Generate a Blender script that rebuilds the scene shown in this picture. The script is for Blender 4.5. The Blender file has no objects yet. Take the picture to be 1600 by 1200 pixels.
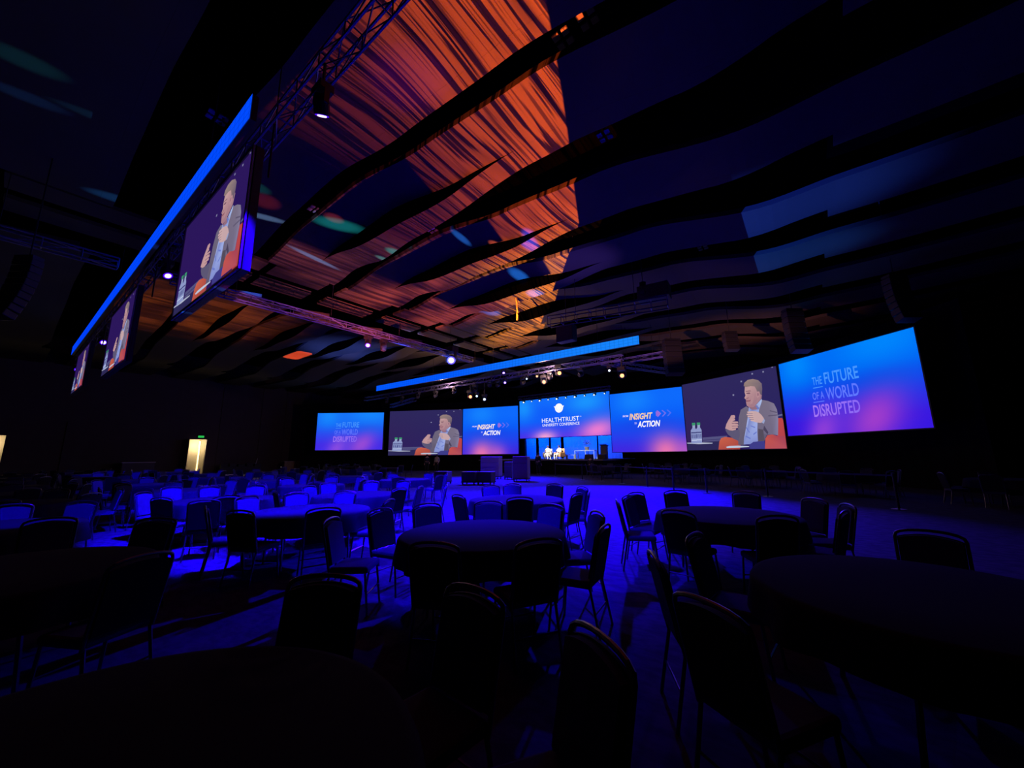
import bpy, bmesh, math, random
import numpy as np
from mathutils import Vector, Matrix
random.seed(7)
R = math.radians
sc = bpy.context.scene
COL = sc.collection

# ------------------------------------------------------------------ camera, world, exposure
FPX, EYE = 605.0, 1.6
CAM_ROT = Matrix.Rotation(R(37.1), 3, 'Z') @ Matrix.Rotation(math.pi/2 + R(10.4), 3, 'X') @ Matrix.Rotation(R(-0.55), 3, 'Z')
cam_data = bpy.data.cameras.new('camera')
cam_data.sensor_fit = 'HORIZONTAL'; cam_data.sensor_width = 36.0
cam_data.lens = FPX/1600*36.0
cam_data.clip_start = 0.02; cam_data.clip_end = 300
cam = bpy.data.objects.new('camera', cam_data)
cam.matrix_world = Matrix.Translation((0, 0, EYE)) @ CAM_ROT.to_4x4()
COL.objects.link(cam); sc.camera = cam

sc.view_settings.view_transform = 'Standard'
sc.view_settings.look = 'None'
sc.view_settings.gamma = 1.0
sc.view_settings.use_curve_mapping = False
sc.view_settings.exposure = 0.0
sc.cycles.use_denoising = True
sc.cycles.max_bounces = 4
sc.cycles.diffuse_bounces = 1
sc.cycles.sample_clamp_indirect = 3.0

world = bpy.data.worlds.new('hall_dark'); sc.world = world
world.use_nodes = True
world.node_tree.nodes['Background'].inputs[0].default_value = (0.3, 0.25, 1.0, 1)
world.node_tree.nodes['Background'].inputs[1].default_value = 0.0004

def lin(r, g, b):
    f = lambda c: (c/255/12.92) if c/255 <= 0.04045 else ((c/255+0.055)/1.055)**2.4
    return (f(r), f(g), f(b))

def ray(x, y):
    return CAM_ROT @ Vector(((x-800)/FPX, (600-y)/FPX, -1.0))
def onz(x, y, z):
    d = ray(x, y); return Vector((0, 0, EYE)) + d*((z-EYE)/d.z)
def ony(x, y, Y):
    d = ray(x, y); return Vector((0, 0, EYE)) + d*(Y/d.y)

# ------------------------------------------------------------------ node expression helper
class Ex:
    def __init__(s, nt, sock): s.nt, s.s = nt, sock
    def _m(s, op, *a):
        n = s.nt.nodes.new('ShaderNodeMath'); n.operation = op
        for i, v in enumerate((s,)+a):
            if isinstance(v, Ex): s.nt.links.new(v.s, n.inputs[i])
            else: n.inputs[i].default_value = v
        return Ex(s.nt, n.outputs[0])
    def __add__(s, o): return s._m('ADD', o)
    __radd__ = __add__
    def __sub__(s, o): return s._m('SUBTRACT', o)
    def __mul__(s, o): return s._m('MULTIPLY', o)
    __rmul__ = __mul__
    def __truediv__(s, o): return s._m('DIVIDE', o)
    def __neg__(s): return s._m('MULTIPLY', -1.0)
    def pow(s, o): return s._m('POWER', o)
    def max(s, o): return s._m('MAXIMUM', o)
    def min(s, o): return s._m('MINIMUM', o)
    def abs(s): return s._m('ABSOLUTE')
    def sqrt(s): return s._m('SQRT')
    def fmod(s, o): return s._m('FLOORED_MODULO', o)
    def step(s, a, b):
        """0 below a, 1 above b (a may exceed b for a falling ramp)"""
        n = s.nt.nodes.new('ShaderNodeMapRange'); n.interpolation_type = 'SMOOTHSTEP'
        inv = a > b
        lo, hi = (b, a) if inv else (a, b)
        s.nt.links.new(s.s, n.inputs['Value'])
        n.inputs['From Min'].default_value = lo; n.inputs['From Max'].default_value = hi
        n.inputs['To Min'].default_value = 1.0 if inv else 0.0
        n.inputs['To Max'].default_value = 0.0 if inv else 1.0
        return Ex(s.nt, n.outputs[0])
def noise2(x, y, sx, sy, detail=2.0, rough=0.5, w=0.0):
    nt = x.nt
    c = nt.nodes.new('ShaderNodeCombineXYZ')
    nt.links.new((x*sx).s, c.inputs[0]); nt.links.new((y*sy).s, c.inputs[1]); c.inputs[2].default_value = w
    n = nt.nodes.new('ShaderNodeTexNoise'); n.inputs['Scale'].default_value = 1.0
    n.inputs['Detail'].default_value = detail; n.inputs['Roughness'].default_value = rough
    nt.links.new(c.outputs[0], n.inputs['Vector'])
    return Ex(nt, n.outputs['Fac'])

# ------------------------------------------------------------------ lights
def spot(pos, aim, power, color, angle, blend=0.4, size=0.08, name='spot'):
    l = bpy.data.lights.new(name, 'SPOT'); l.energy = power; l.color = color
    l.spot_size = R(angle); l.spot_blend = blend; l.shadow_soft_size = size
    pos = Vector(pos); pos = pos + (Vector(aim)-pos).normalized()*0.42   # just in front of the lens where a fixture stands
    o = bpy.data.objects.new(name, l); o.location = pos
    o.rotation_euler = (Vector(aim)-Vector(pos)).to_track_quat('-Z', 'Y').to_euler()
    COL.objects.link(o); return o
BLUE = (0.014, 0.0, 1.0)
L1 = Vector((-5.7, 2.45, 7.25)); L2 = Vector((0, 0, EYE)) + ray(705, 562)*(-17.3/ray(705, 562).x); L3 = Vector((0, 0, EYE)) + ray(575, 537)*(-17.3/ray(575, 537).x)
L4 = Vector((-15.2, 2.45, 7.25)); L5 = Vector((-26.8, 2.45, 7.25)); L6 = Vector((-36.5, 2.45, 7.25))
spot(L1, (-9.6, 5.6, 0), 19000, BLUE, 68, 0.3, name='wash_beam')
spot(L1, (-4.5, 5.0, 0.6), 5000, BLUE, 46, 0.8, name='wash_beam')  # extra beam added at this lamp for the chairs near the centre
spot(L2, (-11.0, 10.5, 0), 19000, BLUE, 46, 0.9, name='wash_beam')
spot(L3, (-11.0, 7.4, 0), 10000, BLUE, 40, 0.7, name='wash_beam')
spot(L4, (-19.0, 6.0, 0), 3500, BLUE, 66, 0.4, name='wash_beam')
spot(L1, (-9.4, 0.5, 0.6), 4500, BLUE, 22, 0.4, name='wash_beam')  # extra narrow beam added at this lamp for the left edge chairs
spot(L5, (-30.0, 6.5, 0), 3000, BLUE, 66, 0.4, name='wash_beam')
spot((-8.0, 19.6, 6.9), (-5.8, 10.0, 0), 44000, BLUE, 35, 0.7, name='wash_beam')  # added beam without a fixture, lighting the near aisle floor
spot((-8.0, 19.4, 6.9), (-7.0, 15.2, 0), 42000, BLUE, 82, 0.8, name='wash_beam')  # no fixture at this point; beam put in to flood the aisle
spot((-17.5, 22.0, 6.9), (-17.0, 20.0, 0), 22000, BLUE, 96, 0.8, name='wash_beam')  # no fixture here either; lights the floor before the stage
spot((-1.5, 19.4, 6.9), (-0.8, 12.0, 0), 2800, (0.06, 0.015, 1.0), 54, 1.0, name='wash_beam')  # purple wash without a fixture, lifting the right side floor
for x_ in (-22.5, -13.0):  # bare point lights added to brighten the front rigging
    pl_ = bpy.data.lights.new('front_rig_fill', 'POINT'); pl_.energy = 200; pl_.color = (1.0, 0.55, 0.5); pl_.shadow_soft_size = 0.15
    po_ = bpy.data.objects.new('front_rig_fill', pl_); po_.location = (x_, 20.6, 6.6); COL.objects.link(po_)
# stage: white key on the two speakers, blue on the backdrop
spot((-18.6, 24.5, 7.0), (-18.6, 31.2, 1.8), 9000, (1.0, 0.9, 0.78), 17, 0.4, name='stage_key_beam')
spot((-16.5, 25.0, 7.0), (-15.6, 31.0, 1.8), 2200, (0.75, 0.85, 1.0), 22, 0.6, name='stage_fill_beam')
spot((-23.6, 33.6, 4.3), (-23.6, 35.95, 1.9), 1500, (0.0, 0.058, 1.0), 120, 0.6, name='backdrop_wash_beam')
spot((-20.0, 33.6, 4.3), (-20.0, 35.95, 1.9), 1500, (0.0, 0.058, 1.0), 120, 0.6, name='backdrop_wash_beam')
spot((-16.2, 33.6, 4.3), (-16.2, 35.95, 1.9), 1500, (0.0, 0.058, 1.0), 120, 0.6, name='backdrop_wash_beam')

# image projector (gobo) that throws orange fibres and blue flecks on the ceiling clouds
GZ = 9.7
GP = Vector((-8.1, 3.1, 1.0))  # unseen source set among the tables, no fixture modelled
def gobo():
    l = bpy.data.lights.new('ceiling_projector_beam', 'POINT'); l.energy = 1000.0; l.shadow_soft_size = 0.0
    l.use_nodes = True
    nt = l.node_tree
    for n in list(nt.nodes): nt.nodes.remove(n)
    out = nt.nodes.new('ShaderNodeOutputLight'); em = nt.nodes.new('ShaderNodeEmission')
    nt.links.new(em.outputs[0], out.inputs[0])
    tc = nt.nodes.new('ShaderNodeTexCoord'); sp = nt.nodes.new('ShaderNodeSeparateXYZ')
    nt.links.new(tc.outputs['Normal'], sp.inputs[0])
    nx, ny, nz = (Ex(nt, sp.outputs[i]) for i in range(3))
    up = nz.step(0.10, 0.16)
    cz = nz.max(0.1)
    x = nx/cz*(GZ-GP.z) + GP.x
    y = ny/cz*(GZ-GP.z) + GP.y
    comp = (cz*cz*cz).max(0.012)
    # fibres running toward the stage
    wx = noise2(x, y, 0.35, 0.16, 1.0, 0.5, 3.1)
    xs = x + (wx-0.5)*1.0
    n1 = noise2(xs, y, 5.4, 0.14, 2.5, 0.6, 1.0)
    n2 = noise2(xs, y, 13.0, 0.2, 1.0, 0.5, 5.0)
    n4 = noise2(xs, y, 2.0, 0.35, 1.5, 0.5, 12.0)
    n3 = noise2(x, y, 0.55, 0.35, 1.0, 0.5, 9.0)
    fib = n1.step(0.435, 0.475)*0.93 + 0.07
    fib = fib*(n2.step(0.40, 0.47)*0.66+0.34)*(n4.step(0.25, 0.62)*0.5+0.5)
    soft = n1.step(0.36, 0.62)*0.75 + 0.25
    xb = y*(-0.45) - 0.32 - (y-11.4).max(0.0)*0.38
    inside = (xb-x).step(0.0, 0.06)
    t = (y-5.7).fmod(3.5)
    mainlit = t.step(1.62, 1.5)
    late = y.step(5.3, 5.5)
    dark = mainlit*late*((x + (y-5.7)*0.0 + t*0.35).step(-7.9, -8.05))*(x.step(-15.2, -14.6))*y.step(15.7, 15.4)  # unlit stretches of the main panels, cut out of the projected pattern
    keep = (dark*-1.0)+1.0
    chans = []
    dist = (xb-x)*(y.step(8.8, 12.0)*-0.35+1.0)
    wO = dist.step(5.6, 0.2)
    far = y.step(9.5, 14.0)
    front = y.step(2.80, 2.88)*y.step(24.0, 19.0)
    p1 = y.step(5.5, 5.3)
    leftcut = p1*x.step(-10.6, -7.4) + (p1*-1.0+1.0)*(x+(y-15.0).max(0.0)*1.2).step(-13.2, -9.4)
    cenm = x.step(-23.2, -22.6)*x.step(-10.0, -13.0)*y.step(5.35, 5.6)*y.step(17.5, 15.5)
    lefm = x.step(-34.0, -28.0)*x.step(-22.6, -23.2)*y.step(2.6, 3.6)*y.step(12.0, 7.0)
    flick = n3.step(0.35, 0.62)*0.8+0.2
    warm = y.step(9.0, 13.5)
    O0, O1 = (0.085, 0.009, 0.014), (0.64, 0.078, 0.010)
    CEN0, CEN1 = (0.095, 0.019, 0.050), (0.32, 0.048, 0.070)
    LEF = (0.15, 0.030, 0.010)
    FAR = (0.95, 0.27, 0.035)
    patches = []   # px centre, half widths (across x, along y), turn deg, colour, softness
    def P(px, py, ax, ay, rot, c, s=0.35): patches.append((onz(px, py, GZ), ax, ay, rot, c, s))
    TEAL = (0.004, 0.13, 0.13); SKY = (0.01, 0.09, 0.42); PALE = (0.10, 0.17, 0.30)
    P(528, 358, 0.45, 1.05, -25, TEAL); P(622, 388, 0.30, 0.55, 0, (0.006, 0.17, 0.16)); P(603, 400, 0.2, 0.5, 0, (0.04, 0.16, 0.16))
    P(715, 378, 0.22, 0.8, 12, SKY); P(492, 404, 0.16, 1.4, 8, (0.05, 0.11, 0.24)); P(765, 490, 0.5, 0.8, 0, SKY)
    P(805, 435, 0.45, 1.0, 10, (0.01, 0.13, 0.6)); P(833, 372, 0.35, 0.9, 10, (0.02, 0.05, 0.6)); P(842, 455, 0.5, 0.7, 0, (0.01, 0.15, 0.6))
    P(415, 345, 0.2, 0.8, -20, (0.05, 0.1, 0.2)); P(400, 300, 0.3, 0.5, 0, (0.002, 0.03, 0.03)); P(395, 460, 0.35, 0.6, 0, SKY)
    P(45, 112, 0.32, 0.8, -10, (0.001, 0.012, 0.016)); P(50, 165, 0.25, 0.8, -10, (0.001, 0.006, 0.022)); P(190, 310, 0.3, 1.0, -10, (0.002, 0.018, 0.06))
    P(180, 205, 0.2, 1.2, -10, (0.001, 0.008, 0.018)); P(320, 25, 0.45, 0.9, 15, (0.018, 0.001, 0.006)); P(275, 18, 0.3, 0.6, 15, (0.006, 0.010, 0.03))
    P(465, 555, 1.5, 0.62, 0, (0.52, 0.055, 0.015), 0.05); P(415, 322, 0.5, 0.5, 0, (0.05, 0.004, 0.006)); P(520, 348, 0.3, 0.4, 0, (0.10, 0.01, 0.01))
    P(640, 522, 0.7, 1.2, 0, (0.008, 0.07, 0.2)); P(720, 545, 1.0, 1.4, 0, (0.03, 0.05, 0.14)); P(770, 385, 0.25, 0.4, 0, (0.4, 0.06, 0.02))
    P(545, 548, 4.0, 4.2, -10, (0.012, 0.022, 0.115), 0.45)
    P(1205, 318, 5.2, 2.9, 0, (0.003, 0.012, 0.10), 0.7); P(1215, 395, 4.6, 2.2, 0, (0.002, 0.013, 0.075), 0.7)
    P(1130, 520, 9.0, 5.0, 0, (0.020, 0.007, 0.003), 0.7)
    P(640, 120, 1.2, 1.0, 10, (0.02, 0.0, 0.03), 0.6); P(905, 410, 2.2, 2.0, 0, (0.012, 0.006, 0.05), 0.8)  # faint purple ambient tone added through the projected pattern
    pm = []
    for c0, ax, ay, rot, c, s in patches:
        ca, sa = math.cos(R(rot)), math.sin(R(rot))
        dx, dy = x-c0.x, y-c0.y
        u = (dx*ca + dy*sa)*(1/ax); v = (dy*ca - dx*sa)*(1/ay)
        u2, v2 = u*u, v*v
        d = (u2*u2*u2 + v2*v2*v2) if s < 0.1 else (u2+v2)
        if c0.x > -1 and 12 < c0.y < 22: d = d + x.step(-0.1, -0.16)*2.0
        pm.append((d.step(1.0, max(0.0, 1.0-2.6*s)), c))
    ored = fib*keep*front*leftcut*inside
    cen = cenm*keep*soft*flick*((y.step(8.5, 11.5)))
    cen0 = cenm*keep*soft*flick
    lef = lefm*soft*flick
    for i in range(3):
        base = wO*(O1[i]-O0[i]) + O0[i]
        base = base + far*warm*(FAR[i]-O1[i])
        ch = ored*base + cen0*CEN0[i] + cen*(CEN1[i]-CEN0[i]) + lef*LEF[i]
        for m, c in pm:
            if c[i] > 0.0005: ch = ch + m*(c[i]*(2.2 if i == 2 else 1.0))
        chans.append(ch/comp*up)
    cc = nt.nodes.new('ShaderNodeCombineXYZ')
    for i in range(3): nt.links.new(chans[i].s, cc.inputs[i])
    nt.links.new(cc.outputs[0], em.inputs['Color']); em.inputs['Strength'].default_value = 1.0
    l.energy = GOBO_W
    o = bpy.data.objects.new('ceiling_projector_beam', l); o.location = GP; COL.objects.link(o)
GOBO_W = 22000.0
gobo()

# ------------------------------------------------------------------ materials
def mat(name, color, rough=0.6, metal=0.0, emit=None, strength=1.0, spec=0.4, var=0.0, vscale=6.0):
    m = bpy.data.materials.new(name); m.use_nodes = True
    nt = m.node_tree; b = nt.nodes['Principled BSDF']
    b.inputs['Base Color'].default_value = (*color, 1); b.inputs['Roughness'].default_value = rough
    b.inputs['Metallic'].default_value = metal; b.inputs['Specular IOR Level'].default_value = spec
    if emit:
        b.inputs['Emission Color'].default_value = (*emit, 1); b.inputs['Emission Strength'].default_value = strength
    if var:
        tc = nt.nodes.new('ShaderNodeTexCoord'); n = nt.nodes.new('ShaderNodeTexNoise'); n.inputs['Scale'].default_value = vscale
        n.inputs['Detail'].default_value = 4
        r = nt.nodes.new('ShaderNodeMix'); r.data_type = 'RGBA'
        r.inputs[6].default_value = (*[c*(1-var) for c in color], 1); r.inputs[7].default_value = (*[min(1, c*(1+var)) for c in color], 1)
        nt.links.new(tc.outputs['Object'], n.inputs['Vector']); nt.links.new(n.outputs['Fac'], r.inputs[0]); nt.links.new(r.outputs[2], b.inputs['Base Color'])
    return m
M = dict(
    deck=mat('black_paint_deck', (0.0012, 0.0012, 0.0012), 0.95, spec=0.0, var=0.3),
    fascia=mat('black_panel_edge', (0.0003, 0.0003, 0.0003), 0.9, spec=0.0),
    panel=mat('ceiling_cloud_tan', (0.125, 0.108, 0.048), 0.9, spec=0.05, var=0.05, vscale=0.6),
    lip=mat('ceiling_cloud_edge', (0.06, 0.05, 0.035), 0.8, spec=0.05),
    wall=mat('wall_brown', (0.10, 0.075, 0.07), 0.85, var=0.15, vscale=1.5),
    fabric=mat('chair_fabric', (0.06, 0.06, 0.16), 0.95, spec=0.15, var=0.1, vscale=40),
    shell=mat('chair_back_dark', (0.012, 0.012, 0.016), 0.75, spec=0.2),
    steel=mat('chair_frame_dark', (0.12, 0.12, 0.14), 0.36, 0.9),
    cloth=mat('table_linen', (0.025, 0.023, 0.055), 0.95, spec=0.1, var=0.06, vscale=12),
    wood=mat('table_ply', (0.15, 0.10, 0.06), 0.6),
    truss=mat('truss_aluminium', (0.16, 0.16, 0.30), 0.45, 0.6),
    black=mat('black_plastic', (0.02, 0.02, 0.022), 0.5),
    drape=mat('black_velour', (0.010, 0.010, 0.012), 0.98, spec=0.05),
    casing=mat('screen_cabinet', (0.03, 0.03, 0.035), 0.5),
    edge=mat('screen_edge_satin', (0.30, 0.28, 0.32), 0.5),
    lensblue=mat('lamp_lens_blue', (0.1, 0.1, 0.2), 0.2, emit=(0.62, 0.45, 1.0), strength=3),
    halo=mat('lamp_lens_glow_violet', (0.05, 0.02, 0.2), 0.3, emit=(0.07, 0.0, 1.0), strength=1.0),
    lenswarm=mat('lamp_lens_warm', (0.2, 0.1, 0.05), 0.2, emit=(1.0, 0.28, 0.10), strength=4),
    lenswhite=mat('lamp_lens_white', (0.2, 0.2, 0.2), 0.2, emit=(0.65, 0.85, 1.0), strength=3),
    lensdark=mat('lamp_lens_off', (0.05, 0.05, 0.06), 0.1),
    orange=mat('lamp_spill_orange', (0.6, 0.2, 0.08), 0.6),
    stage=mat('stage_deck', (0.18, 0.18, 0.19), 0.7),
    back=mat('backdrop_cloth', (0.45, 0.45, 0.47), 0.9),
    white=mat('white_laminate', (0.8, 0.8, 0.78), 0.4),
    cream=mat('corridor_cream', (0.30, 0.26, 0.19), 0.7, var=0.06, vscale=1.2),
    tube=mat('corridor_light_strip', (1, 0.9, 0.6), 0.5, emit=(1.0, 0.70, 0.30), strength=2.2),
    exitg=mat('exit_sign_glow', (0.05, 0.3, 0.1), 0.5, emit=(0.02, 0.50, 0.08), strength=1.0),
    case=mat('road_case_ply', (0.10, 0.09, 0.11), 0.5),
    linen=mat('cart_cover_grey', (0.30, 0.24, 0.28), 0.9),
    skin=mat('skin', (0.62, 0.40, 0.30), 0.6), dress=mat('dark_clothes', (0.03, 0.03, 0.035), 0.9),
    pale=mat('pale_shirt', (0.6, 0.58, 0.56), 0.9), hair=mat('dark_hair', (0.06, 0.04, 0.03), 0.8),
    armchair=mat('white_leather', (0.75, 0.70, 0.62), 0.5), tan=mat('orange_upholstery', (0.72, 0.36, 0.16), 0.7),
    leaf=mat('olive_foliage', (0.20, 0.20, 0.12), 0.8, var=0.3, vscale=20),
    chain=mat('yellow_chain_bag', (0.6, 0.35, 0.08), 0.6),
    bar=mat('bar_front_tan', (0.45, 0.36, 0.26), 0.7),
)
def emat_vertex():
    m = bpy.data.materials.new('led_picture'); m.use_nodes = True; nt = m.node_tree
    for n in list(nt.nodes): nt.nodes.remove(n)
    o = nt.nodes.new('ShaderNodeOutputMaterial'); e = nt.nodes.new('ShaderNodeEmission'); a = nt.nodes.new('ShaderNodeAttribute')
    a.attribute_name = 'Col'; nt.links.new(a.outputs['Color'], e.inputs[0]); e.inputs[1].default_value = 1.0
    nt.links.new(e.outputs[0], o.inputs[0]); return m
M['led'] = emat_vertex()
def header_mat(c0, c1, half):
    m = bpy.data.materials.new('led_strip_blue'); m.use_nodes = True; nt = m.node_tree
    for n in list(nt.nodes): nt.nodes.remove(n)
    o = nt.nodes.new('ShaderNodeOutputMaterial'); e = nt.nodes.new('ShaderNodeEmission')
    tc = nt.nodes.new('ShaderNodeTexCoord'); s = nt.nodes.new('ShaderNodeSeparateXYZ'); nt.links.new(tc.outputs['Object'], s.inputs[0])
    x, z = Ex(nt, s.outputs[0]), Ex(nt, s.outputs[2])
    gx = (x.fmod(0.25)-0.125).abs().step(0.125, 0.105); gz = (z.fmod(0.16)-0.08).abs().step(0.08, 0.065)
    k = (gx*gz)*0.35 + 0.65
    tone = x*(0.5/half) + 0.5
    r = nt.nodes.new('ShaderNodeMix'); r.data_type = 'RGBA'
    r.inputs[6].default_value = (*lin(*c0), 1); r.inputs[7].default_value = (*lin(*c1), 1)
    nt.links.new((tone.step(0.3, 1.0)).s, r.inputs[0]); nt.links.new(r.outputs[2], e.inputs[0]); nt.links.new(k.s, e.inputs[1])
    nt.links.new(e.outputs[0], o.inputs[0]); return m
M['strip'] = header_mat((0, 66, 255), (0, 74, 255), 13.3); M['strip_stage'] = header_mat((2, 88, 255), (22, 132, 252), 11.3)
def carpet_mat():
    m = bpy.data.materials.new('carpet_mottled'); m.use_nodes = True; nt = m.node_tree; b = nt.nodes['Principled BSDF']
    tc = nt.nodes.new('ShaderNodeTexCoord'); s = nt.nodes.new('ShaderNodeSeparateXYZ'); nt.links.new(tc.outputs['Object'], s.inputs[0])
    x, y = Ex(nt, s.outputs[0]), Ex(nt, s.outputs[1])
    f = noise2(x, y, 5.0, 9.0, 3.0, 0.6).step(0.35, 0.65)*0.7 + noise2(x, y, 1.3, 2.1, 2.0, 0.5, 4.0)*0.3
    r = nt.nodes.new('ShaderNodeMix'); r.data_type = 'RGBA'
    r.inputs[6].default_value = (0.035, 0.033, 0.085, 1); r.inputs[7].default_value = (0.085, 0.08, 0.17, 1)
    nt.links.new(f.s, r.inputs[0]); nt.links.new(r.outputs[2], b.inputs['Base Color'])
    b.inputs['Roughness'].default_value = 0.95; b.inputs['Specular IOR Level'].default_value = 0.1
    return m
M['carpet'] = carpet_mat()

# ------------------------------------------------------------------ mesh builder
class MB:
    def __init__(s): s.v, s.f, s.mi, s.c = [], [], [], []
    def quad(s, a, b, c, d, m=0):
        n = len(s.v); s.v += [tuple(a), tuple(b), tuple(c), tuple(d)]; s.f.append((n, n+1, n+2, n+3)); s.mi.append(m)
    def poly(s, pts, m=0):
        n = len(s.v); s.v += [tuple(p) for p in pts]; s.f.append(tuple(range(n, n+len(pts)))); s.mi.append(m)
    def box(s, c, size, rz=0, m=0, rx=0):
        hx, hy, hz = size[0]/2, size[1]/2, size[2]/2
        Q = Matrix.Rotation(rz, 3, 'Z') @ Matrix.Rotation(rx, 3, 'X')
        n = len(s.v)
        for dz in (-hz, hz):
            for dx, dy in ((-hx, -hy), (hx, -hy), (hx, hy), (-hx, hy)):
                s.v.append(tuple(Vector(c) + Q @ Vector((dx, dy, dz))))
        for q in ((3, 2, 1, 0), (4, 5, 6, 7), (0, 1, 5, 4), (1, 2, 6, 5), (2, 3, 7, 6), (3, 0, 4, 7)):
            s.f.append(tuple(n+i for i in q)); s.mi.append(m)
        return s
    def tube(s, pts, r, seg=8, m=0, closed=False):
        pts = [Vector(p) for p in pts]; n0 = len(s.v); k = len(pts)
        rr = r if isinstance(r, (list, tuple)) else [r]*k
        prev = None
        for i, p in enumerate(pts):
            if closed: d = pts[(i+1) % k]-pts[i-1]
            else: d = pts[min(i+1, k-1)]-pts[max(i-1, 0)]
            d.normalize()
            a = Vector((0, 0, 1)) if abs(d.z) < 0.9 else Vector((1, 0, 0))
            if prev is None: u = d.cross(a).normalized()
            else:
                u = (prev - d*prev.dot(d))
                u = u.normalized() if u.length > 1e-6 else d.cross(a).normalized()
            prev = u; w = d.cross(u)
            for j in range(seg):
                t = 2*math.pi*j/seg
                s.v.append(tuple(p + (u*math.cos(t)+w*math.sin(t))*rr[i]))
        for i in range(k if closed else k-1):
            a, b = n0+i*seg, n0+((i+1) % k)*seg
            for j in range(seg):
                s.f.append((a+j, a+(j+1) % seg, b+(j+1) % seg, b+j)); s.mi.append(m)
        if not closed:
            s.f.append(tuple(n0+j for j in reversed(range(seg)))); s.mi.append(m)
            s.f.append(tuple(n0+(k-1)*seg+j for j in range(seg))); s.mi.append(m)
        return s
    def lathe(s, prof, c=(0, 0, 0), seg=24, m=0):
        n0 = len(s.v)
        for r, z in prof:
            for j in range(seg):
                t = 2*math.pi*j/seg; s.v.append((c[0]+r*math.cos(t), c[1]+r*math.sin(t), c[2]+z))
        for i in range(len(prof)-1):
            for j in range(seg):
                a = n0+i*seg+j; b = n0+i*seg+(j+1) % seg
                s.f.append((a, b, b+seg, a+seg)); s.mi.append(m)
        s.f.append(tuple(n0+j for j in reversed(range(seg)))); s.mi.append(m)
        s.f.append(tuple(n0+(len(prof)-1)*seg+j for j in range(seg))); s.mi.append(m)
        return s
    def ball(s, c, r, seg=10, rings=6, m=0, sc=(1, 1, 1)):
        prof = [(max(1e-4, r*math.sin(math.pi*i/rings)), -r*math.cos(math.pi*i/rings)) for i in range(rings+1)]
        n0 = len(s.v); s.lathe(prof, (0, 0, 0), seg, m)
        for i in range(n0, len(s.v)):
            v = s.v[i]; s.v[i] = (c[0]+v[0]*sc[0], c[1]+v[1]*sc[1], c[2]+v[2]*sc[2])
        return s
    def mesh(s, name, mats, smooth=False):
        me = bpy.data.meshes.new(name); me.from_pydata(s.v, [], s.f)
        for m in (mats if isinstance(mats, (list, tuple)) else [mats]): me.materials.append(m)
        for p, i in zip(me.polygons, s.mi): p.material_index = i; p.use_smooth = smooth
        me.validate(); me.update(); return me
    def build(s, name, mats, parent=None, loc=None, smooth=False, bevel=0.0):
        me = s.mesh(name, mats, smooth)
        o = bpy.data.objects.new(name, me); COL.objects.link(o)
        if parent: o.parent = parent
        if loc is not None: o.location = loc
        if bevel:
            b = o.modifiers.new('bevel', 'BEVEL'); b.width = bevel; b.segments = 2; b.limit_method = 'ANGLE'
        return o
def obj_from(me, name, parent=None, loc=None):
    o = bpy.data.objects.new(name, me); COL.objects.link(o)
    if parent: o.parent = parent
    if loc is not None: o.location = loc
    return o
def tag(o, label, cat, group=None):
    o['label'] = label; o['category'] = cat
    if group: o['group'] = group
    return o
def empty(name, loc, label, cat, rz=0, group=None):
    o = bpy.data.objects.new(name, None); o.empty_display_size = 0.2; COL.objects.link(o)
    o.location = loc; o.rotation_euler = (0, 0, rz); return tag(o, label, cat, group)
def structure(o): o['kind'] = 'structure'; return o

# ------------------------------------------------------------------ room shell
CX = -19.3
XL, XR, YF, YB, ZC = -48.0, 9.6, 38.5, -14.0, 11.6
structure(MB().box(((XL+XR)/2, (YF+YB)/2, -0.1), (XR-XL+2, YF-YB+2, 0.2)).build('floor', M['carpet']))
structure(MB().box(((XL+XR)/2, YF+0.1, ZC/2), (XR-XL, 0.2, ZC)).build('wall_front', M['drape']))
structure(MB().box(((XL+XR)/2, YB-0.1, ZC/2), (XR-XL, 0.2, ZC)).build('wall_back', M['wall']))
structure(MB().box((XR+0.1, (YF+YB)/2, ZC/2), (0.2, YF-YB+0.4, ZC)).build('wall_right', M['drape']))
# left wall with two doorways
D1 = (11.17, 12.72); D2 = (-1.3, 0.38); DH = 3.42
wl = MB()
def wseg(y0, y1, z0, z1): wl.box((XL-0.1, (y0+y1)/2, (z0+z1)/2), (0.2, y1-y0, z1-z0))
wseg(YB-0.2, D2[0], 0, ZC); wseg(D2[0], D2[1], DH, ZC); wseg(D2[1], D1[0], 0, ZC); wseg(D1[0], D1[1], DH, ZC); wseg(D1[1], YF+0.2, 0, ZC)
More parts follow.
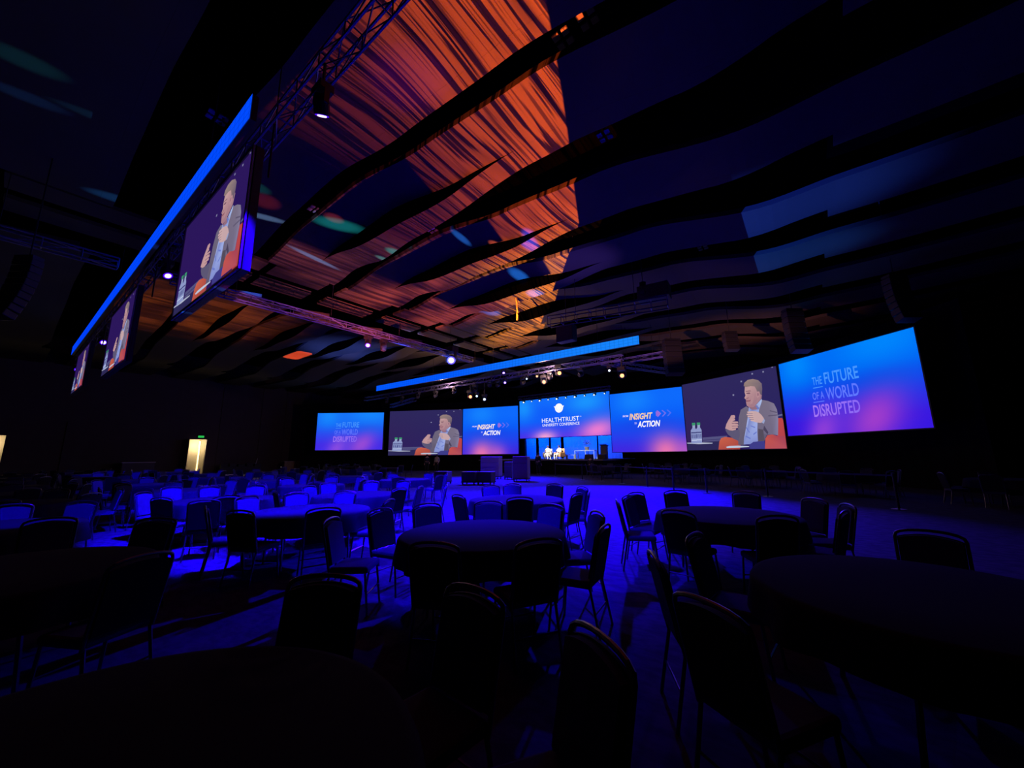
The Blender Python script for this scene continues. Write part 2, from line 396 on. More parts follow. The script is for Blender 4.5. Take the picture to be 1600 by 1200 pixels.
# wall panels and reveals standing proud of the wall
for y in (13.7, 17.4, 19.9, 22.7): wl.box((XL+0.03, y, 5.0), (0.06, 0.12, 10.0))
for y0, y1 in ((3.3, 5.2),): wl.box((XL+0.04, (y0+y1)/2, 2.3), (0.08, y1-y0, 4.6))
structure(wl.build('wall_left', M['wall']))
structure(MB().box((XL+0.02, 5.8, 0.08), (0.04, 10.7, 0.16)).build('baseboard_left', M['black']))
for k, (y0, y1) in enumerate((D1, D2)):
    w = y1-y0
    dr = structure(MB().box((0, -0.04, DH/2), (0.24, 0.08, DH)).box((0, w+0.04, DH/2), (0.24, 0.08, DH)).box((0, w/2, DH+0.04), (0.24, w+0.16, 0.08)).build('door_%d' % (k+1), M['wall'], loc=(XL-0.1, y0, 0)))
    c = MB()   # lit corridor beyond the doorway
    c.quad((-1.6, -1.2, 0), (-1.6, w+1.2, 0), (-1.6, w+1.2, 3.9), (-1.6, -1.2, 3.9))
    c.quad((-1.6, -1.2, 0), (-0.12, -1.2, 0), (-0.12, w+1.2, 0), (-1.6, w+1.2, 0))
    c.quad((-1.6, -1.2, 3.9), (-1.6, w+1.2, 3.9), (-0.12, w+1.2, 3.9), (-0.12, -1.2, 3.9))
    c.quad((-1.6, -1.2, 0), (-1.6, -1.2, 3.9), (-0.12, -1.2, 3.9), (-0.12, -1.2, 0))
    c.quad((-1.6, w+1.2, 0), (-0.12, w+1.2, 0), (-0.12, w+1.2, 3.9), (-1.6, w+1.2, 3.9))
    structure(c.build('corridor', M['cream'], dr))
    if k == 0:
        structure(MB().tube([(-1.45, 1.42, 0.35), (-1.45, 1.42, 3.3)], 0.06).build('light_strip', M['tube'], dr))
        lf = MB().box((0.55, -0.06, DH/2), (1.05, 0.05, DH-0.06)).build('door_leaf', M['wall'], dr); structure(lf)
        structure(MB().tube([(0.95, -0.10, 1.0), (0.95, -0.10, 1.25)], 0.02).build('door_handle', M['steel'], dr))
    pl = bpy.data.lights.new('corridor_lamp', 'POINT'); pl.energy = 260 if k == 0 else 120; pl.color = (1.0, 0.78, 0.45); pl.shadow_soft_size = 0.3
    po = bpy.data.objects.new('corridor_lamp', pl); po.location = (XL-0.75, y0+w*0.5+0.3, 2.9); COL.objects.link(po)
spot((XL-1.1, 11.9, 3.1), (XL+4.5, 12.6, 0), 1500, (1.0, 0.72, 0.45), 60, 0.9, name='doorway_floor_fill')  # spot added in the corridor to warm the floor outside the door
ex = empty('exit_sign', (XL+0.04, 12.2, DH+0.12), 'small glowing green exit sign above the lit doorway', 'sign')
MB().box((0.03, 0, 0.14), (0.06, 0.56, 0.28)).build('sign_body', M['black'], ex, bevel=0.01)
MB().box((0.065, 0, 0.14), (0.01, 0.48, 0.2)).build('sign_face', M['exitg'], ex, bevel=0.004)

# ------------------------------------------------------------------ ceiling
ceil = structure(MB().box(((XL+XR)/2, (YF+YB)/2, ZC+0.1), (XR-XL+0.4, YF-YB+0.4, 0.2)).build('ceiling', M['deck']))
def interp(u, tab):
    if u <= tab[0][0]: return tab[0][1]
    for (a, va), (b, vb) in zip(tab, tab[1:]):
        if u <= b:
            t = (u-a)/(b-a); t = t*t*(3-2*t)
            return va + (vb-va)*t
    return tab[-1][1]
ZT = [(2.3, 9.55), (5.7, 9.95), (8.6, 10.08), (12, 9.65), (15.2, 9.5), (19.2, 8.85), (21, 8.95), (29, 9.2)]
NEAR = [(-11.8, 1.9), (-8.3, 1.9), (-4.8, 1.9), (-1.3, 2.2), (2.55, 2.3), (5.75, 1.5), (9.3, 1.55), (12.95, 1.5), (16.3, 1.5), (19.7, 1.5), (23.1, 1.5), (26.6, 1.5), (30.0, 1.5), (33.4, 1.5)]
def panel_profile(u, k):
    z = interp(u, ZT)
    tip = 13.9 - 0.35*max(0, k-5); end = 4.0 if k >= 5 else 0
    d = 0.0
    if k >= 5 and end < u < tip:
        t = (u-end)/(tip-end); d = 0.70*math.sin(math.pi*t**0.85)**1.3
    sw = interp(u, [(2.3, 1.35), (5.8, 1.24), (8.7, 0.92), (12, 0.68), (16, 0.62), (18.2, 0.36)]) if k >= 5 else 0.32
    notch = 0.0
    if 18.2 < u < 20.6: notch = 0.5*((u-18.2)/2.4)
    if u >= 20.6: notch = -0.15
    return z, d, sw-notch
for k, (yn, w) in enumerate(NEAR):
    for side in (1, -1):
        us = sorted([2.35 + (28.6-2.35)*i/70 for i in range(71)] + [20.59, 20.61])
        b = MB(); T = 0.16
        rows = []
        for u in us:
            z, d, sw = panel_profile(u, k)
            X = CX + side*u
            ym = yn+w
            rows.append([(X, yn, z+T), (X, yn, z), (X, ym, z), (X, ym+0.001, z+0.02), (X, ym+0.002, z-d), (X, ym+max(0.04, sw), z-d), (X, ym+max(0.04, sw), z-d+0.10), (X, ym, z+T+0.2)])
        for a, c in zip(rows, rows[1:]):
            for j, mi in ((0, 2), (1, 0), (3, 1), (4, 0), (5, 1), (6, 1)):
                q = (a[j], c[j], c[j+1], a[j+1]) if side > 0 else (a[j], a[j+1], c[j+1], c[j])
                b.quad(*q, m=mi)
        e = rows[0]; b.poly([e[0], e[1], e[2], e[7]], 2)
        e = rows[-1]; b.poly([e[0], e[1], e[2], e[7]], 2)
        structure(b.build('ceiling_panel', [M['panel'], M['fascia'], M['lip']], ceil))
    # small flat rafts down the middle
    for x0, x1 in ((CX+0.35, CX+1.45), (CX-1.45, CX-0.35)):
        y0, y1 = yn-0.15+0.5, yn+w+1.55
        structure(MB().box(((x0+x1)/2, (y0+y1)/2, 9.98), (x1-x0, y1-y0, 0.14)).build('ceiling_panel', M['panel'], ceil))
for x in (CX+1.9, CX-1.9):
    structure(MB().box((x, 12, 10.7), (0.5, 48, 0.7)).build('ceiling_beam', M['fascia'], ceil))
# square air diffusers in the dark slots
def vent(px, py, z, label):
    p = onz(px, py, z)
    v = empty('air_diffuser', p, label, 'vent', group='air diffusers in the ceiling slots')
    for i in (-1, 1):
        for j in (-1, 1):
            MB().box((i*0.11, j*0.11, 0.0), (0.15, 0.15, 0.05)).build('grille', M['edge'], v, bevel=0.01)
    MB().tube([(0, 0, 0.02), (0, 0, ZC-z)], 0.03).build('duct', M['fascia'], v)
vent(491, 327, 10.3, 'square four-part air diffuser in the dark slot above the teal streak')
vent(676, 360, 10.3, 'square four-part air diffuser above the striped strip in mid ceiling')
vent(945, 212, 10.3, 'square four-part air diffuser right of the orange projection edge')
vent(880, 60, 10.3, 'square air diffuser in the topmost slot right of the orange stripes')
vent(918, 28, 10.3, 'faint air diffuser beyond the one in the topmost slot')
vent(337, 182, 10.3, 'dim square air diffuser left of the hanging blue strip')
vent(357, 194, 10.3, 'dim square air diffuser just behind the top of the blue strip')
vent(1098, 387, 10.3, 'pale air diffuser in the slot near the projector truss')

# ------------------------------------------------------------------ LED screens
def homog(src, dst):
    A = []
    for (x, y), (u, v) in zip(src, dst):
        A.append([x, y, 1, 0, 0, 0, -u*x, -u*y, -u]); A.append([0, 0, 0, x, y, 1, -v*x, -v*y, -v])
    h = np.linalg.svd(np.array(A, float))[2][-1].reshape(3, 3)
    def f(x, y):
        q = h @ np.array([x, y, 1.0]); return (q[0]/q[2], q[1]/q[2])
    return f
UNIT = [(0, 1), (1, 1), (1, 0), (0, 0)]
class Pic:
    """flat picture in u,v on a screen: vertex-coloured layers"""
    def __init__(s): s.layers = []   # (list of (u,v)), faces, colours, depth
    def grid(s, fn, nu=40, nv=24, rect=(0, 0, 1, 1), depth=0):
        pts, fs, cs = [], [], []
        for j in range(nv+1):
            for i in range(nu+1):
                u = rect[0]+(rect[2]-rect[0])*i/nu; v = rect[1]+(rect[3]-rect[1])*j/nv
                pts.append((u, v)); cs.append(lin(*fn(u, v)))
        for j in range(nv):
            for i in range(nu):
                a = j*(nu+1)+i; fs.append((a, a+1, a+nu+2, a+nu+1))
        s.layers.append((pts, fs, cs, depth))
    def poly(s, pts, rgb, depth):
        c = lin(*rgb) if not isinstance(rgb, list) else None
        s.layers.append((list(pts), [tuple(range(len(pts)))], [c]*len(pts) if c else [lin(*r) for r in rgb], depth))
    def text(s, body, u0, v0, u1, v1, rgb, depth, shear=0.0, bold=0.0, rgb2=None, asp=1.7):
        cu = bpy.data.curves.new('txt', 'FONT'); cu.body = body; cu.shear = shear; cu.offset = bold; cu.resolution_u = 3
        o = bpy.data.objects.new('txt', cu); COL.objects.link(o)
        bpy.context.view_layer.update()
        me = bpy.data.meshes.new_from_object(o.evaluated_get(bpy.context.evaluated_depsgraph_get()))
        V = [(v.co.x, v.co.y) for v in me.vertices]; F = [tuple(p.vertices) for p in me.polygons]
        bpy.data.objects.remove(o); bpy.data.meshes.remove(me)
        xs, ys = [p[0] for p in V], [p[1] for p in V]
        ax, bx, ay, by = min(xs), max(xs), min(ys), max(ys)
        pts, cs = [], []
        for x, y in V:
            t = (x-ax)/(bx-ax); w = (y-ay)/(by-ay)
            pts.append((u0+(u1-u0)*t, v0+(v1-v0)*w))
            cs.append(lin(*[a+(b-a)*t for a, b in zip(rgb, rgb2 or rgb)]))
        s.layers.append((pts, F, cs, depth))
    def build(s, A, B, z0, z1, parent):
        A, B = Vector(A), Vector(B); d = (B-A); n = Vector((d.y, -d.x)).normalized()
        vs, fs, cs = [], [], []
        org = parent.location
        for pts, F, C, dep in s.layers:
            n0 = len(vs)
            for u, v in pts:
                p = A + d*u + n*(0.004 + 0.004*dep)
                vs.append((p.x-org.x, p.y-org.y, z0+(z1-z0)*v-org.z))
            fs += [tuple(n0+i for i in f) for f in F]; cs += C
        me = bpy.data.meshes.new('display'); me.from_pydata(vs, [], fs); me.materials.append(M['led'])
        at = me.color_attributes.new('Col', 'FLOAT_COLOR', 'POINT')
        for i, c in enumerate(cs): at.data[i].color = (*c, 1)
        me.update(); return obj_from(me, 'display', parent)
def screen(label, A, B, z0, z1, pic, group, edge=0.05, hang=None, hy=0.12):
    A, B = Vector(A), Vector(B); mid = (A+B)/2
    r = empty('led_screen', (mid.x, mid.y, z0), label, 'screen', group=group)
    d = (B-A).normalized(); n = Vector((d.y, -d.x)); ang = math.atan2(d.y, d.x); L = (B-A).length
    c = -n*0.075
    MB().box((c.x, c.y, (z1-z0)/2), (L+edge*2, 0.14, z1-z0+edge*2), ang).build('cabinet', M['casing'], r)
    fr = MB()
    for sx in (-1, 1): fr.box((d.x*sx*(L/2+edge/2), d.y*sx*(L/2+edge/2), (z1-z0)/2), (edge, 0.05, z1-z0+edge*2), ang)
    for zz in (-edge/2, z1-z0+edge/2): fr.box((0, 0, zz), (L, 0.05, edge), ang)
    fr.build('bezel', M['edge'] if hang and edge > 0.055 else M['casing'], r)
    pic.build(A, B, z0, z1, r)
    if hang:
        for t in (-0.35, 0.35): MB().tube([(d.x*L*t, d.y*L*t+hy, z1-z0), (d.x*L*t, d.y*L*t+hy, hang-z0)], 0.02).build('hanging_bracket', M['black'], r)
    return r
def blob(u, v, cu, cv, ru, rv, p=2.0): return math.exp(-(((u-cu)/ru)**2+((v-cv)/rv)**2))
def mix(a, b, t): t = max(0, min(1, t)); return tuple(x+(y-x)*t for x, y in zip(a, b))
def bg_future(u, v):
    c = mix((52, 22, 225), (0, 92, 242), (v-0.15)/0.55)
    c = mix(c, (0, 140, 255), 0.9*blob(u, v, .16, .92, .18, .3)); c = mix(c, (0, 140, 255), 0.85*blob(u, v, .8, .95, .38, .28))
    c = mix(c, (0, 75, 225), 0.5*blob(u, v, .75, .55, .25, .12))
    c = mix(c, (178, 62, 200), 0.95*blob(u-(v-.2)*.25, v, .70, .14, .17, .30)); c = mix(c, (170, 70, 215), 0.8*blob(u-(v-.1)*.2, v, .33, .05, .13, .26))
    return mix(c, (105, 60, 215), 0.35*blob(u, v, .5, .2, .3, .25))
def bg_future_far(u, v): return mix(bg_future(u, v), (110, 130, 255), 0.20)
def bg_insight(u, v, s=1):
    c = mix((62, 40, 225), (8, 92, 250), (v-0.05)/0.5)
    c = mix(c, (22, 135, 255), 0.85*blob(u, v, .35, .86, .32, .28)); c = mix(c, (20, 120, 255), 0.5*blob(u, v, .95, .9, .3, .3))
    c = mix(c, (25, 60, 225), 0.5*blob(u, v, .5, .45, .5, .15))
    cx = .42 if s < 0 else .80
    c = mix(c, (240, 120, 175), 0.95*blob(u, v, cx-.06, .0, .22, .27)); c = mix(c, (225, 110, 190), 0.6*blob(u, v, cx+.22, .0, .16, .2))
    return c
def bg_main(u, v):
    c = mix((70, 50, 235), (16, 92, 250), (v-0.02)/0.4)
    c = mix(c, (25, 150, 255), 0.9*blob(u, v, .05, .8, .13, .33)); c = mix(c, (28, 155, 255), 0.9*blob(u, v, .76, .82, .22, .28))
    c = mix(c, (20, 120, 255), 0.6*blob(u, v, .4, .95, .25, .2))
    c = mix(c, (255, 170, 215), 0.95*blob(u, v, .31, .0, .13, .17)); c = mix(c, (255, 130, 205), 0.9*blob(u-(v)*.2, v, .84, .12, .19, .28))
    return c
def pic_future(far=False):
    p = Pic(); p.grid(bg_future_far if far else bg_future)
    Hm = homog([(52, 412), (1308, 65), (1485, 988), (130, 1075)], UNIT)
    def box(x0, y0, x1, y1):
        a = Hm(x0, y1); b = Hm(x1, y0); return a[0], a[1], b[0], b[1]
    ct, cm, cb = (70, 150, 255), (95, 120, 255), (165, 120, 245)
    p.text('THE', .285, .615, .365, .715, ct, 1, bold=.012); p.text('FUTURE', .385, .60, .635, .745, ct, 1, bold=.014)
    p.poly([(.285, .575), (.365, .575), (.365, .585), (.285, .585)], ct, 1)
    p.text('OF A', .27, .43, .365, .525, cm, 1, bold=.012); p.text('WORLD', .38, .405, .62, .555, cm, 1, bold=.014)
    p.poly([(.27, .395), (.36, .395), (.36, .405), (.27, .405)], cm, 1)
    p.text('DISRUPTED', .26, .215, .61, .365, cb, 1, bold=.014, rgb2=(140, 105, 245))
    return p
def pic_insight(s):
    p = Pic(); p.grid(lambda u, v: bg_insight(u, v, s))
    p.text('FROM', .18, .585, .265, .615, (235, 225, 255), 1, .25, .02)
    w = (255, 240, 235) if s < 0 else (250, 215, 165)
    p.text('INSIGHT', .275, .53, .60, .635, (250, 225, 200) if s < 0 else (250, 205, 150), 1, .25, .03, w)
    for i in range(3):
        x = .655+.066*i; k = .045
        p.poly([(x, .555), (x+.018, .555), (x+.06, .605), (x+.018, .655), (x, .655), (x+.038, .605)], mix((150, 110, 225), (80, 110, 245), i/2), 1)
    p.poly([(.645, .57), (.665, .57), (.70, .605), (.665, .64), (.645, .64)], (150, 105, 220), 2)
    p.text('TO', .345, .455, .375, .485, (235, 225, 255), 1, .25, .02)
    p.text('ACTION', .385, .40, .695, .50, (255, 250, 255), 1, .25, .03)
    return p
def pic_main():
    p = Pic(); p.grid(bg_main, 48, 22)
    W = (255, 255, 255)
    asp = 10.1/3.95
    disc = [(.475+.045*math.cos(t), .72+.045*asp*math.sin(t)) for t in [2*math.pi*i/36 for i in range(36)]]
    p.poly(disc, W, 1)
    p.poly([(.418, .775), (.45, .755), (.475, .80), (.50, .755), (.532, .775), (.522, .73), (.50, .70), (.45, .70), (.428, .73)], W, 1)
    for sx in (-1, 1):
        arc = []
        for i in range(9):
            t = i/8; arc.append((.475+sx*(.006+.024*math.sin(t*2.6)), .66+.10*t))
        for i in reversed(range(9)):
            t = i/8; arc.append((.475+sx*(.009+.024*math.sin(t*2.6)), .66+.10*t))
        p.poly(arc if sx > 0 else arc[::-1], (190, 210, 245), 2)
    p.text('HEALTHTRUST', .275, .375, .69, .485, W, 1)
    p.text('UNIVERSITY CONFERENCE', .28, .275, .69, .345, W, 1)
    p.text('®', .70, .46, .712, .485, W, 1)
    return p
def pic_speaker(kind=0):
    p = Pic()
    Hm = homog([(55, 325), (1158, 82), (1280, 1050), (108, 1080)], UNIT)
    def H(pts): return [tuple(min(1, max(0, q)) for q in Hm(*a)) for a in pts]
    def bgf(u, v):
        c = mix((50, 30, 88), (40, 34, 100), u); c = mix(c, (46, 40, 92), v)
        if kind: c = mix(c, (42, 16, 90), .7)
        return c
    p.grid(bgf, 16, 10)
    dark, band = (44, 40, 86), (84, 82, 128)
    p.poly(H([(100, 1000), (500, 960), (500, 1075), (108, 1080)]), dark, 1)
    p.poly(H([(280, 930), (570, 905), (570, 965), (285, 985)]), band, 1); p.poly(H([(280, 960), (570, 935), (570, 942), (282, 968)]), (55, 50, 100), 2)
    p.poly(H([(1170, 655), (1232, 640), (1236, 660), (1172, 672)]), (96, 100, 140), 1)
    p.poly([(.955, .22), (1, .22), (1, .34), (.955, .34)], (96, 98, 150), 1); p.poly([(.955, .27), (1, .27), (1, .29), (.955, .29)], (55, 50, 100), 2)
    p.poly(H([(102, 1002), (240, 1008), (395, 1000), (400, 990), (240, 988), (102, 992)]), (176, 182, 205), 3)
    # bottles
    for bx, by in ((148, 800), (205, 795)):
        p.poly(H([(bx, by+50), (bx+18, by+20), (bx+52, by+20), (bx+68, by+48), (bx+72, by+198), (bx+4, by+200)]), (140, 152, 200), 4)
        p.poly(H([(bx+5, by+70), (bx+66, by+68), (bx+67, by+80), (bx+5, by+83)]), (60, 62, 120), 5)
        for q in (10, 32, 54): p.poly(H([(bx+q, by+95), (bx+q+10, by+95), (bx+q+11, by+140), (bx+q+1, by+140)]), (64, 68, 130), 5)
        p.poly(H([(bx+8, by+160), (bx+68, by+158), (bx+69, by+166), (bx+8, by+168)]), (205, 215, 240), 5)
        p.poly(H([(bx+14, by-38), (bx+52, by-40), (bx+54, by-12), (bx+16, by-8)]), (58, 150, 108), 5)
        p.poly(H([(bx+20, by-8), (bx+50, by-12), (bx+50, by+22), (bx+20, by+22)]), (150, 165, 200), 4)
    # armchair
    RED = (196, 92, 76); RED2 = (196, 78, 70)
    p.poly(H([(1172, 692), (1225, 690), (1240, 720), (1258, 880), (1281, 1050), (1170, 1052), (1165, 900)]), [lin and (190, 70, 70)]*3 + [(175, 66, 76)]*4, 3)
    p.poly(H([(466, 1070), (478, 975), (500, 935), (545, 920), (620, 928), (690, 955), (730, 1000), (720, 1064)]), [(176, 76, 68), (196, 92, 72), (204, 100, 76), (198, 94, 74), (190, 86, 70), (180, 78, 68), (160, 66, 64), (165, 70, 66)], 4)
    p.poly(H([(1018, 1055), (1025, 935), (1050, 895), (1110, 886), (1180, 905), (1250, 905), (1281, 1050)]), [(186, 80, 84), (194, 84, 78), (192, 82, 74), (184, 76, 76), (170, 68, 82), (160, 66, 88), (176, 78, 94)], 10)
    # jacket, shirt, jeans
    JK = (116, 106, 128)
    p.poly(H([(800, 560), (735, 600), (712, 690), (700, 820), (700, 1010), (765, 1012), (900, 980), (1010, 965), (1040, 892), (1110, 886), (1175, 895), (1180, 700), (1165, 590), (1130, 520), (1060, 492), (985, 480), (930, 560), (880, 600)]),
           [JK, (108, 100, 122), (112, 104, 126), (104, 96, 118), (96, 88, 112), (98, 90, 112), (88, 80, 104), (90, 82, 106), (100, 92, 116), (112, 104, 132), (128, 122, 156), (134, 128, 162), (130, 122, 148), (124, 116, 138), (120, 110, 132), (122, 112, 134), (112, 104, 126), (110, 102, 124)], 5)
    p.poly(H([(832, 568), (870, 600), (905, 555), (985, 468), (988, 495), (955, 590), (935, 700), (928, 850), (935, 965), (870, 1002), (765, 1006), (772, 930), (800, 790), (822, 660)]),
           [(150, 158, 205), (120, 130, 190), (140, 155, 210), (175, 195, 235), (165, 180, 225), (150, 165, 220), (160, 175, 228), (150, 165, 225), (132, 142, 205), (120, 128, 200), (128, 140, 205), (160, 176, 228), (168, 182, 232), (160, 172, 225)], 6)
    for a, b, c, d in (((800, 800), (840, 860), (835, 872), (796, 815)), ((850, 780), (905, 800), (900, 812), (850, 792)), ((790, 900), (850, 930), (845, 945), (786, 915)), ((880, 880), (922, 850), (922, 866), (884, 896))):
        p.poly(H([a, b, c, d]), (108, 122, 200), 7)
    p.poly(H([(905, 540), (935, 548), (945, 572), (925, 595), (880, 600), (850, 585)]), (146, 108, 126), 7)
    p.poly(H([(905, 540), (960, 575), (940, 600)]), (104, 120, 192), 8)
    p.poly(H([(880, 975), (1012, 962), (1020, 1056), (838, 1058), (832, 1010)]), (62, 60, 136), 7)
    p.poly(H([(1080, 600), (1165, 620), (1166, 632), (1082, 614)]), (92, 84, 110), 6); p.poly(H([(1060, 660), (1170, 648), (1172, 662), (1062, 674)]), (94, 86, 112), 6)
    p.poly(H([(1010, 780), (1060, 860), (1050, 885), (1000, 830)]), (74, 66, 92), 6); p.poly(H([(940, 820), (1000, 830), (1010, 960), (940, 965)]), (84, 76, 92), 6)
    # head
    SK = (186, 146, 150)
    p.poly(H([(790, 325), (785, 395), (796, 432), (782, 464), (800, 480), (802, 515), (810, 552), (850, 578), (895, 562), (935, 520), (985, 465), (992, 385), (950, 310), (870, 300)]),
           [SK, (190, 152, 154), (196, 156, 156), (204, 160, 158), (178, 134, 142), (182, 134, 138), (176, 130, 138), (160, 118, 132), (166, 124, 136), (168, 126, 138), (150, 112, 128), (168, 128, 138), SK, (192, 152, 154)], 8)
    p.poly(H([(776, 322), (785, 285), (825, 252), (885, 238), (950, 252), (990, 290), (996, 350), (990, 425), (970, 415), (960, 380), (938, 395), (925, 360), (905, 325), (860, 322), (800, 335)]),
           [(132, 112, 112), (150, 128, 122), (160, 138, 130), (150, 128, 124), (136, 116, 120), (120, 104, 116), (104, 90, 108), (98, 84, 104), (108, 94, 108), (112, 96, 110), (120, 102, 112), (128, 108, 114), (136, 116, 118), (140, 120, 118), (136, 114, 114)], 10)
    p.poly(H([(928, 395), (948, 380), (965, 400), (962, 440), (940, 462), (926, 440)]), (182, 138, 146), 11); p.poly(H([(938, 405), (952, 400), (954, 428), (940, 440)]), (140, 98, 118), 12)
    p.poly(H([(806, 402), (845, 398), (856, 408), (838, 414), (808, 412)]), (110, 76, 96), 10); p.poly(H([(800, 380), (850, 372), (866, 382), (848, 384), (802, 390)]), (136, 100, 112), 10)
    p.poly(H([(802, 492), (842, 490), (862, 480), (848, 500), (806, 504)]), (134, 76, 92), 10); p.poly(H([(800, 470), (830, 452), (836, 460), (812, 476)]), (150, 106, 118), 10)
    p.poly(H([(866, 420), (900, 430), (880, 520), (850, 540)]), (176, 134, 142), 9)
    # hands: his right one raised at the left, his left one on the chest
    p.poly(H([(548, 810), (556, 850), (580, 890), (640, 938), (700, 965), (722, 900), (715, 830), (640, 840), (590, 800)]), (92, 86, 116), 6)
    HD = (190, 148, 152)
    p.poly(H([(552, 820), (566, 770), (592, 722), (612, 692), (622, 668), (655, 662), (670, 672), (668, 698), (640, 712), (634, 735), (640, 790), (640, 835), (600, 842)]), HD, 9)
    for a in ([(600, 740), (700, 738), (706, 756), (640, 770), (604, 768)], [(600, 762), (700, 766), (708, 786), (636, 800), (600, 792)], [(600, 790), (698, 792), (702, 812), (640, 826), (604, 820)], [(604, 812), (678, 820), (676, 836), (636, 846), (600, 842)], [(612, 715), (664, 706), (672, 722), (630, 742)]):
        p.poly(H(a), (194, 152, 154), 10)
    for a in ([(630, 756), (702, 756), (702, 761), (632, 764)], [(630, 790), (702, 788), (702, 793), (632, 798)], [(634, 818), (692, 814), (692, 819), (636, 824)]):
        p.poly(H(a), (132, 96, 116), 11)
    p.poly(H([(860, 640), (905, 612), (950, 628), (985, 660), (1012, 700), (1000, 740), (968, 752), (915, 745), (870, 728), (856, 690)]), (196, 164, 168), 9)
    for a in ([(812, 622), (880, 612), (912, 622), (880, 640), (818, 640)], [(806, 648), (870, 640), (900, 652), (870, 664), (808, 662)], [(816, 672), (870, 664), (900, 676), (872, 688), (820, 686)], [(838, 694), (880, 686), (905, 700), (880, 712), (840, 706)], [(850, 716), (890, 708), (920, 722), (900, 738), (856, 730)]):
        p.poly(H(a), (202, 168, 168), 10)
    for a in ([(816, 643), (880, 641), (880, 646), (816, 647)], [(812, 667), (880, 664), (880, 669), (812, 671)], [(826, 690), (886, 688), (886, 693), (826, 694)], [(844, 712), (892, 708), (892, 713), (844, 716)]):
        p.poly(H(a), (130, 104, 124), 11)
    p.poly(H([(985, 748), (1012, 700), (1024, 722), (1010, 760)]), (150, 160, 200), 11)
    p.poly(H([(558, 1036), (600, 1026), (700, 1022), (830, 1026), (832, 1036), (700, 1046), (570, 1050)]), (186, 196, 218), 12)
    for q in ((745, 270), (875, 178), (1005, 152), (1112, 92), (650, 430)):
        p.poly(H([(q[0]-9, q[1]-8), (q[0]+9, q[1]-10), (q[0]+9, q[1]+8), (q[0]-9, q[1]+10)]), (130, 130, 165), 1)
    return p
GS = 'wide screens around the stage'
screen('wide blue and pink screen reading THE FUTURE OF A WORLD DISRUPTED at the far left', (-42.44, 20.86), (-36.64, 25.2), 2.31, 6.31, pic_future(True), GS)
screen('screen showing the seated speaker in a red armchair left of the stage', (-37.98, 26.92), (-30.45, 31.02), 1.68, 6.68, pic_speaker(), GS)
screen('screen reading FROM INSIGHT TO ACTION left of the stage', (-30.55, 31.2), (-24.08, 32.85), 1.72, 6.73, pic_insight(-1), GS)
screen('centre screen over the stage with white round logo and conference title', (-23.9, 32.9), (-13.78, 32.75), 3.28, 7.18, pic_main(), GS, 0.05, 7.36, 0.07)
screen('screen reading FROM INSIGHT TO ACTION right of the stage', (-13.52, 32.1), (-7.47, 31.98), 1.76, 6.76, pic_insight(1), GS)
screen('big screen showing the seated speaker in a red armchair right of the stage', (-7.35, 31.66), (-1.07, 28.42), 1.83, 6.84, pic_speaker(), GS)
screen('wide blue and pink screen reading THE FUTURE OF A WORLD DISRUPTED at the far right', (-0.85, 26.06), (3.87, 21.52), 2.48, 6.48, pic_future(), GS)
GD = 'delay screens hung under the long blue strip'
screen('nearest hanging screen of the seated speaker under the blue strip', (-10.95, 2.0), (-7.08, 2.0), 4.68, 6.86, pic_speaker(1), GD, 0.06, 8.06, 0.45)
screen('middle hanging screen of the seated speaker under the blue strip', (-20.4, 2.0), (-16.1, 2.0), 4.55, 6.85, pic_speaker(1), GD, 0.06, 8.06, 0.45)
screen('farthest hanging screen of the seated speaker under the blue strip', (-30.1, 2.0), (-25.9, 2.0), 4.9, 6.9, pic_speaker(1), GD, 0.06, 8.06, 0.45)
def header(label, x0, x1, y, z0, z1, m):
    r = empty('led_strip_header', ((x0+x1)/2, y, z0), label, 'led strip')
    L = x1-x0
    MB().box((0, 0.06, (z1-z0)/2), (L, 0.1, z1-z0)).build('cabinet', M['casing'], r)
    b = MB(); b.quad((-L/2, 0.0, 0), (L/2, 0.0, 0), (L/2, 0.0, z1-z0), (-L/2, 0.0, z1-z0))
    for t in (-0.4, 0.0, 0.4): MB().tube([(L*t, 0.06, z1-z0), (L*t, 0.06, ZC-z0-0.02)], 0.012, 5).build('hanging_cable', M['black'], r)
    b.build('display', M[m], r)
header('long glowing blue strip above the three hanging screens at upper left', -34.0, -7.35, 1.95, 7.62, 8.14, 'strip')
header('long glowing blue strip hung across the front of the stage', -28.9, -6.27, 19.0, 7.07, 7.52, 'strip_stage')

# ------------------------------------------------------------------ trusses and rigging
def truss(label, P, Q, w=0.30, bay=0.8, r=0.026, hangs=3, group='lighting trusses', name='box_truss', m='truss', diag=True):
    P, Q = Vector(P), Vector(Q); d = (Q-P); L = d.length; d.normalize()
    side = d.cross(Vector((0, 0, 1))).normalized()*(w/2); upv = Vector((0, 0, w/2))
    t = empty(name, P, label, 'truss', group=group)
    cs = [side+upv, side-upv, -side-upv, -side+upv]
    for c in cs: MB().tube([c, c+d*L], r, 6).build('chord', M[m], t)
    b = MB(); n = max(2, int(L/bay))
    for i in range(n+1):
        p = d*(L*i/n)
        for a, c in zip(cs, cs[1:]+cs[:1]): b.tube([p+a, p+c], r*0.6, 4)
        if i < n and diag:
            q = d*(L*(i+1)/n)
            for k, (a, c) in enumerate(zip(cs, cs[1:]+cs[:1])):
                b.tube([p+(a if i % 2 else c), q+(c if i % 2 else a)], r*0.5, 4)
    b.build('bracing', M['truss'], t)
    for i in range(hangs):
        p = d*(L*(i+0.5)/hangs); MB().tube([p+upv, p+Vector((0, 0, ZC-P.z-p.z-0.02))], 0.012, 4).build('hoist_cable', M['black'], t)
    return t
truss('long box truss lit blue beside the hanging blue strip at upper left', (-1.0, 2.55, 8.2), (-38.0, 2.55, 8.2), hangs=8)
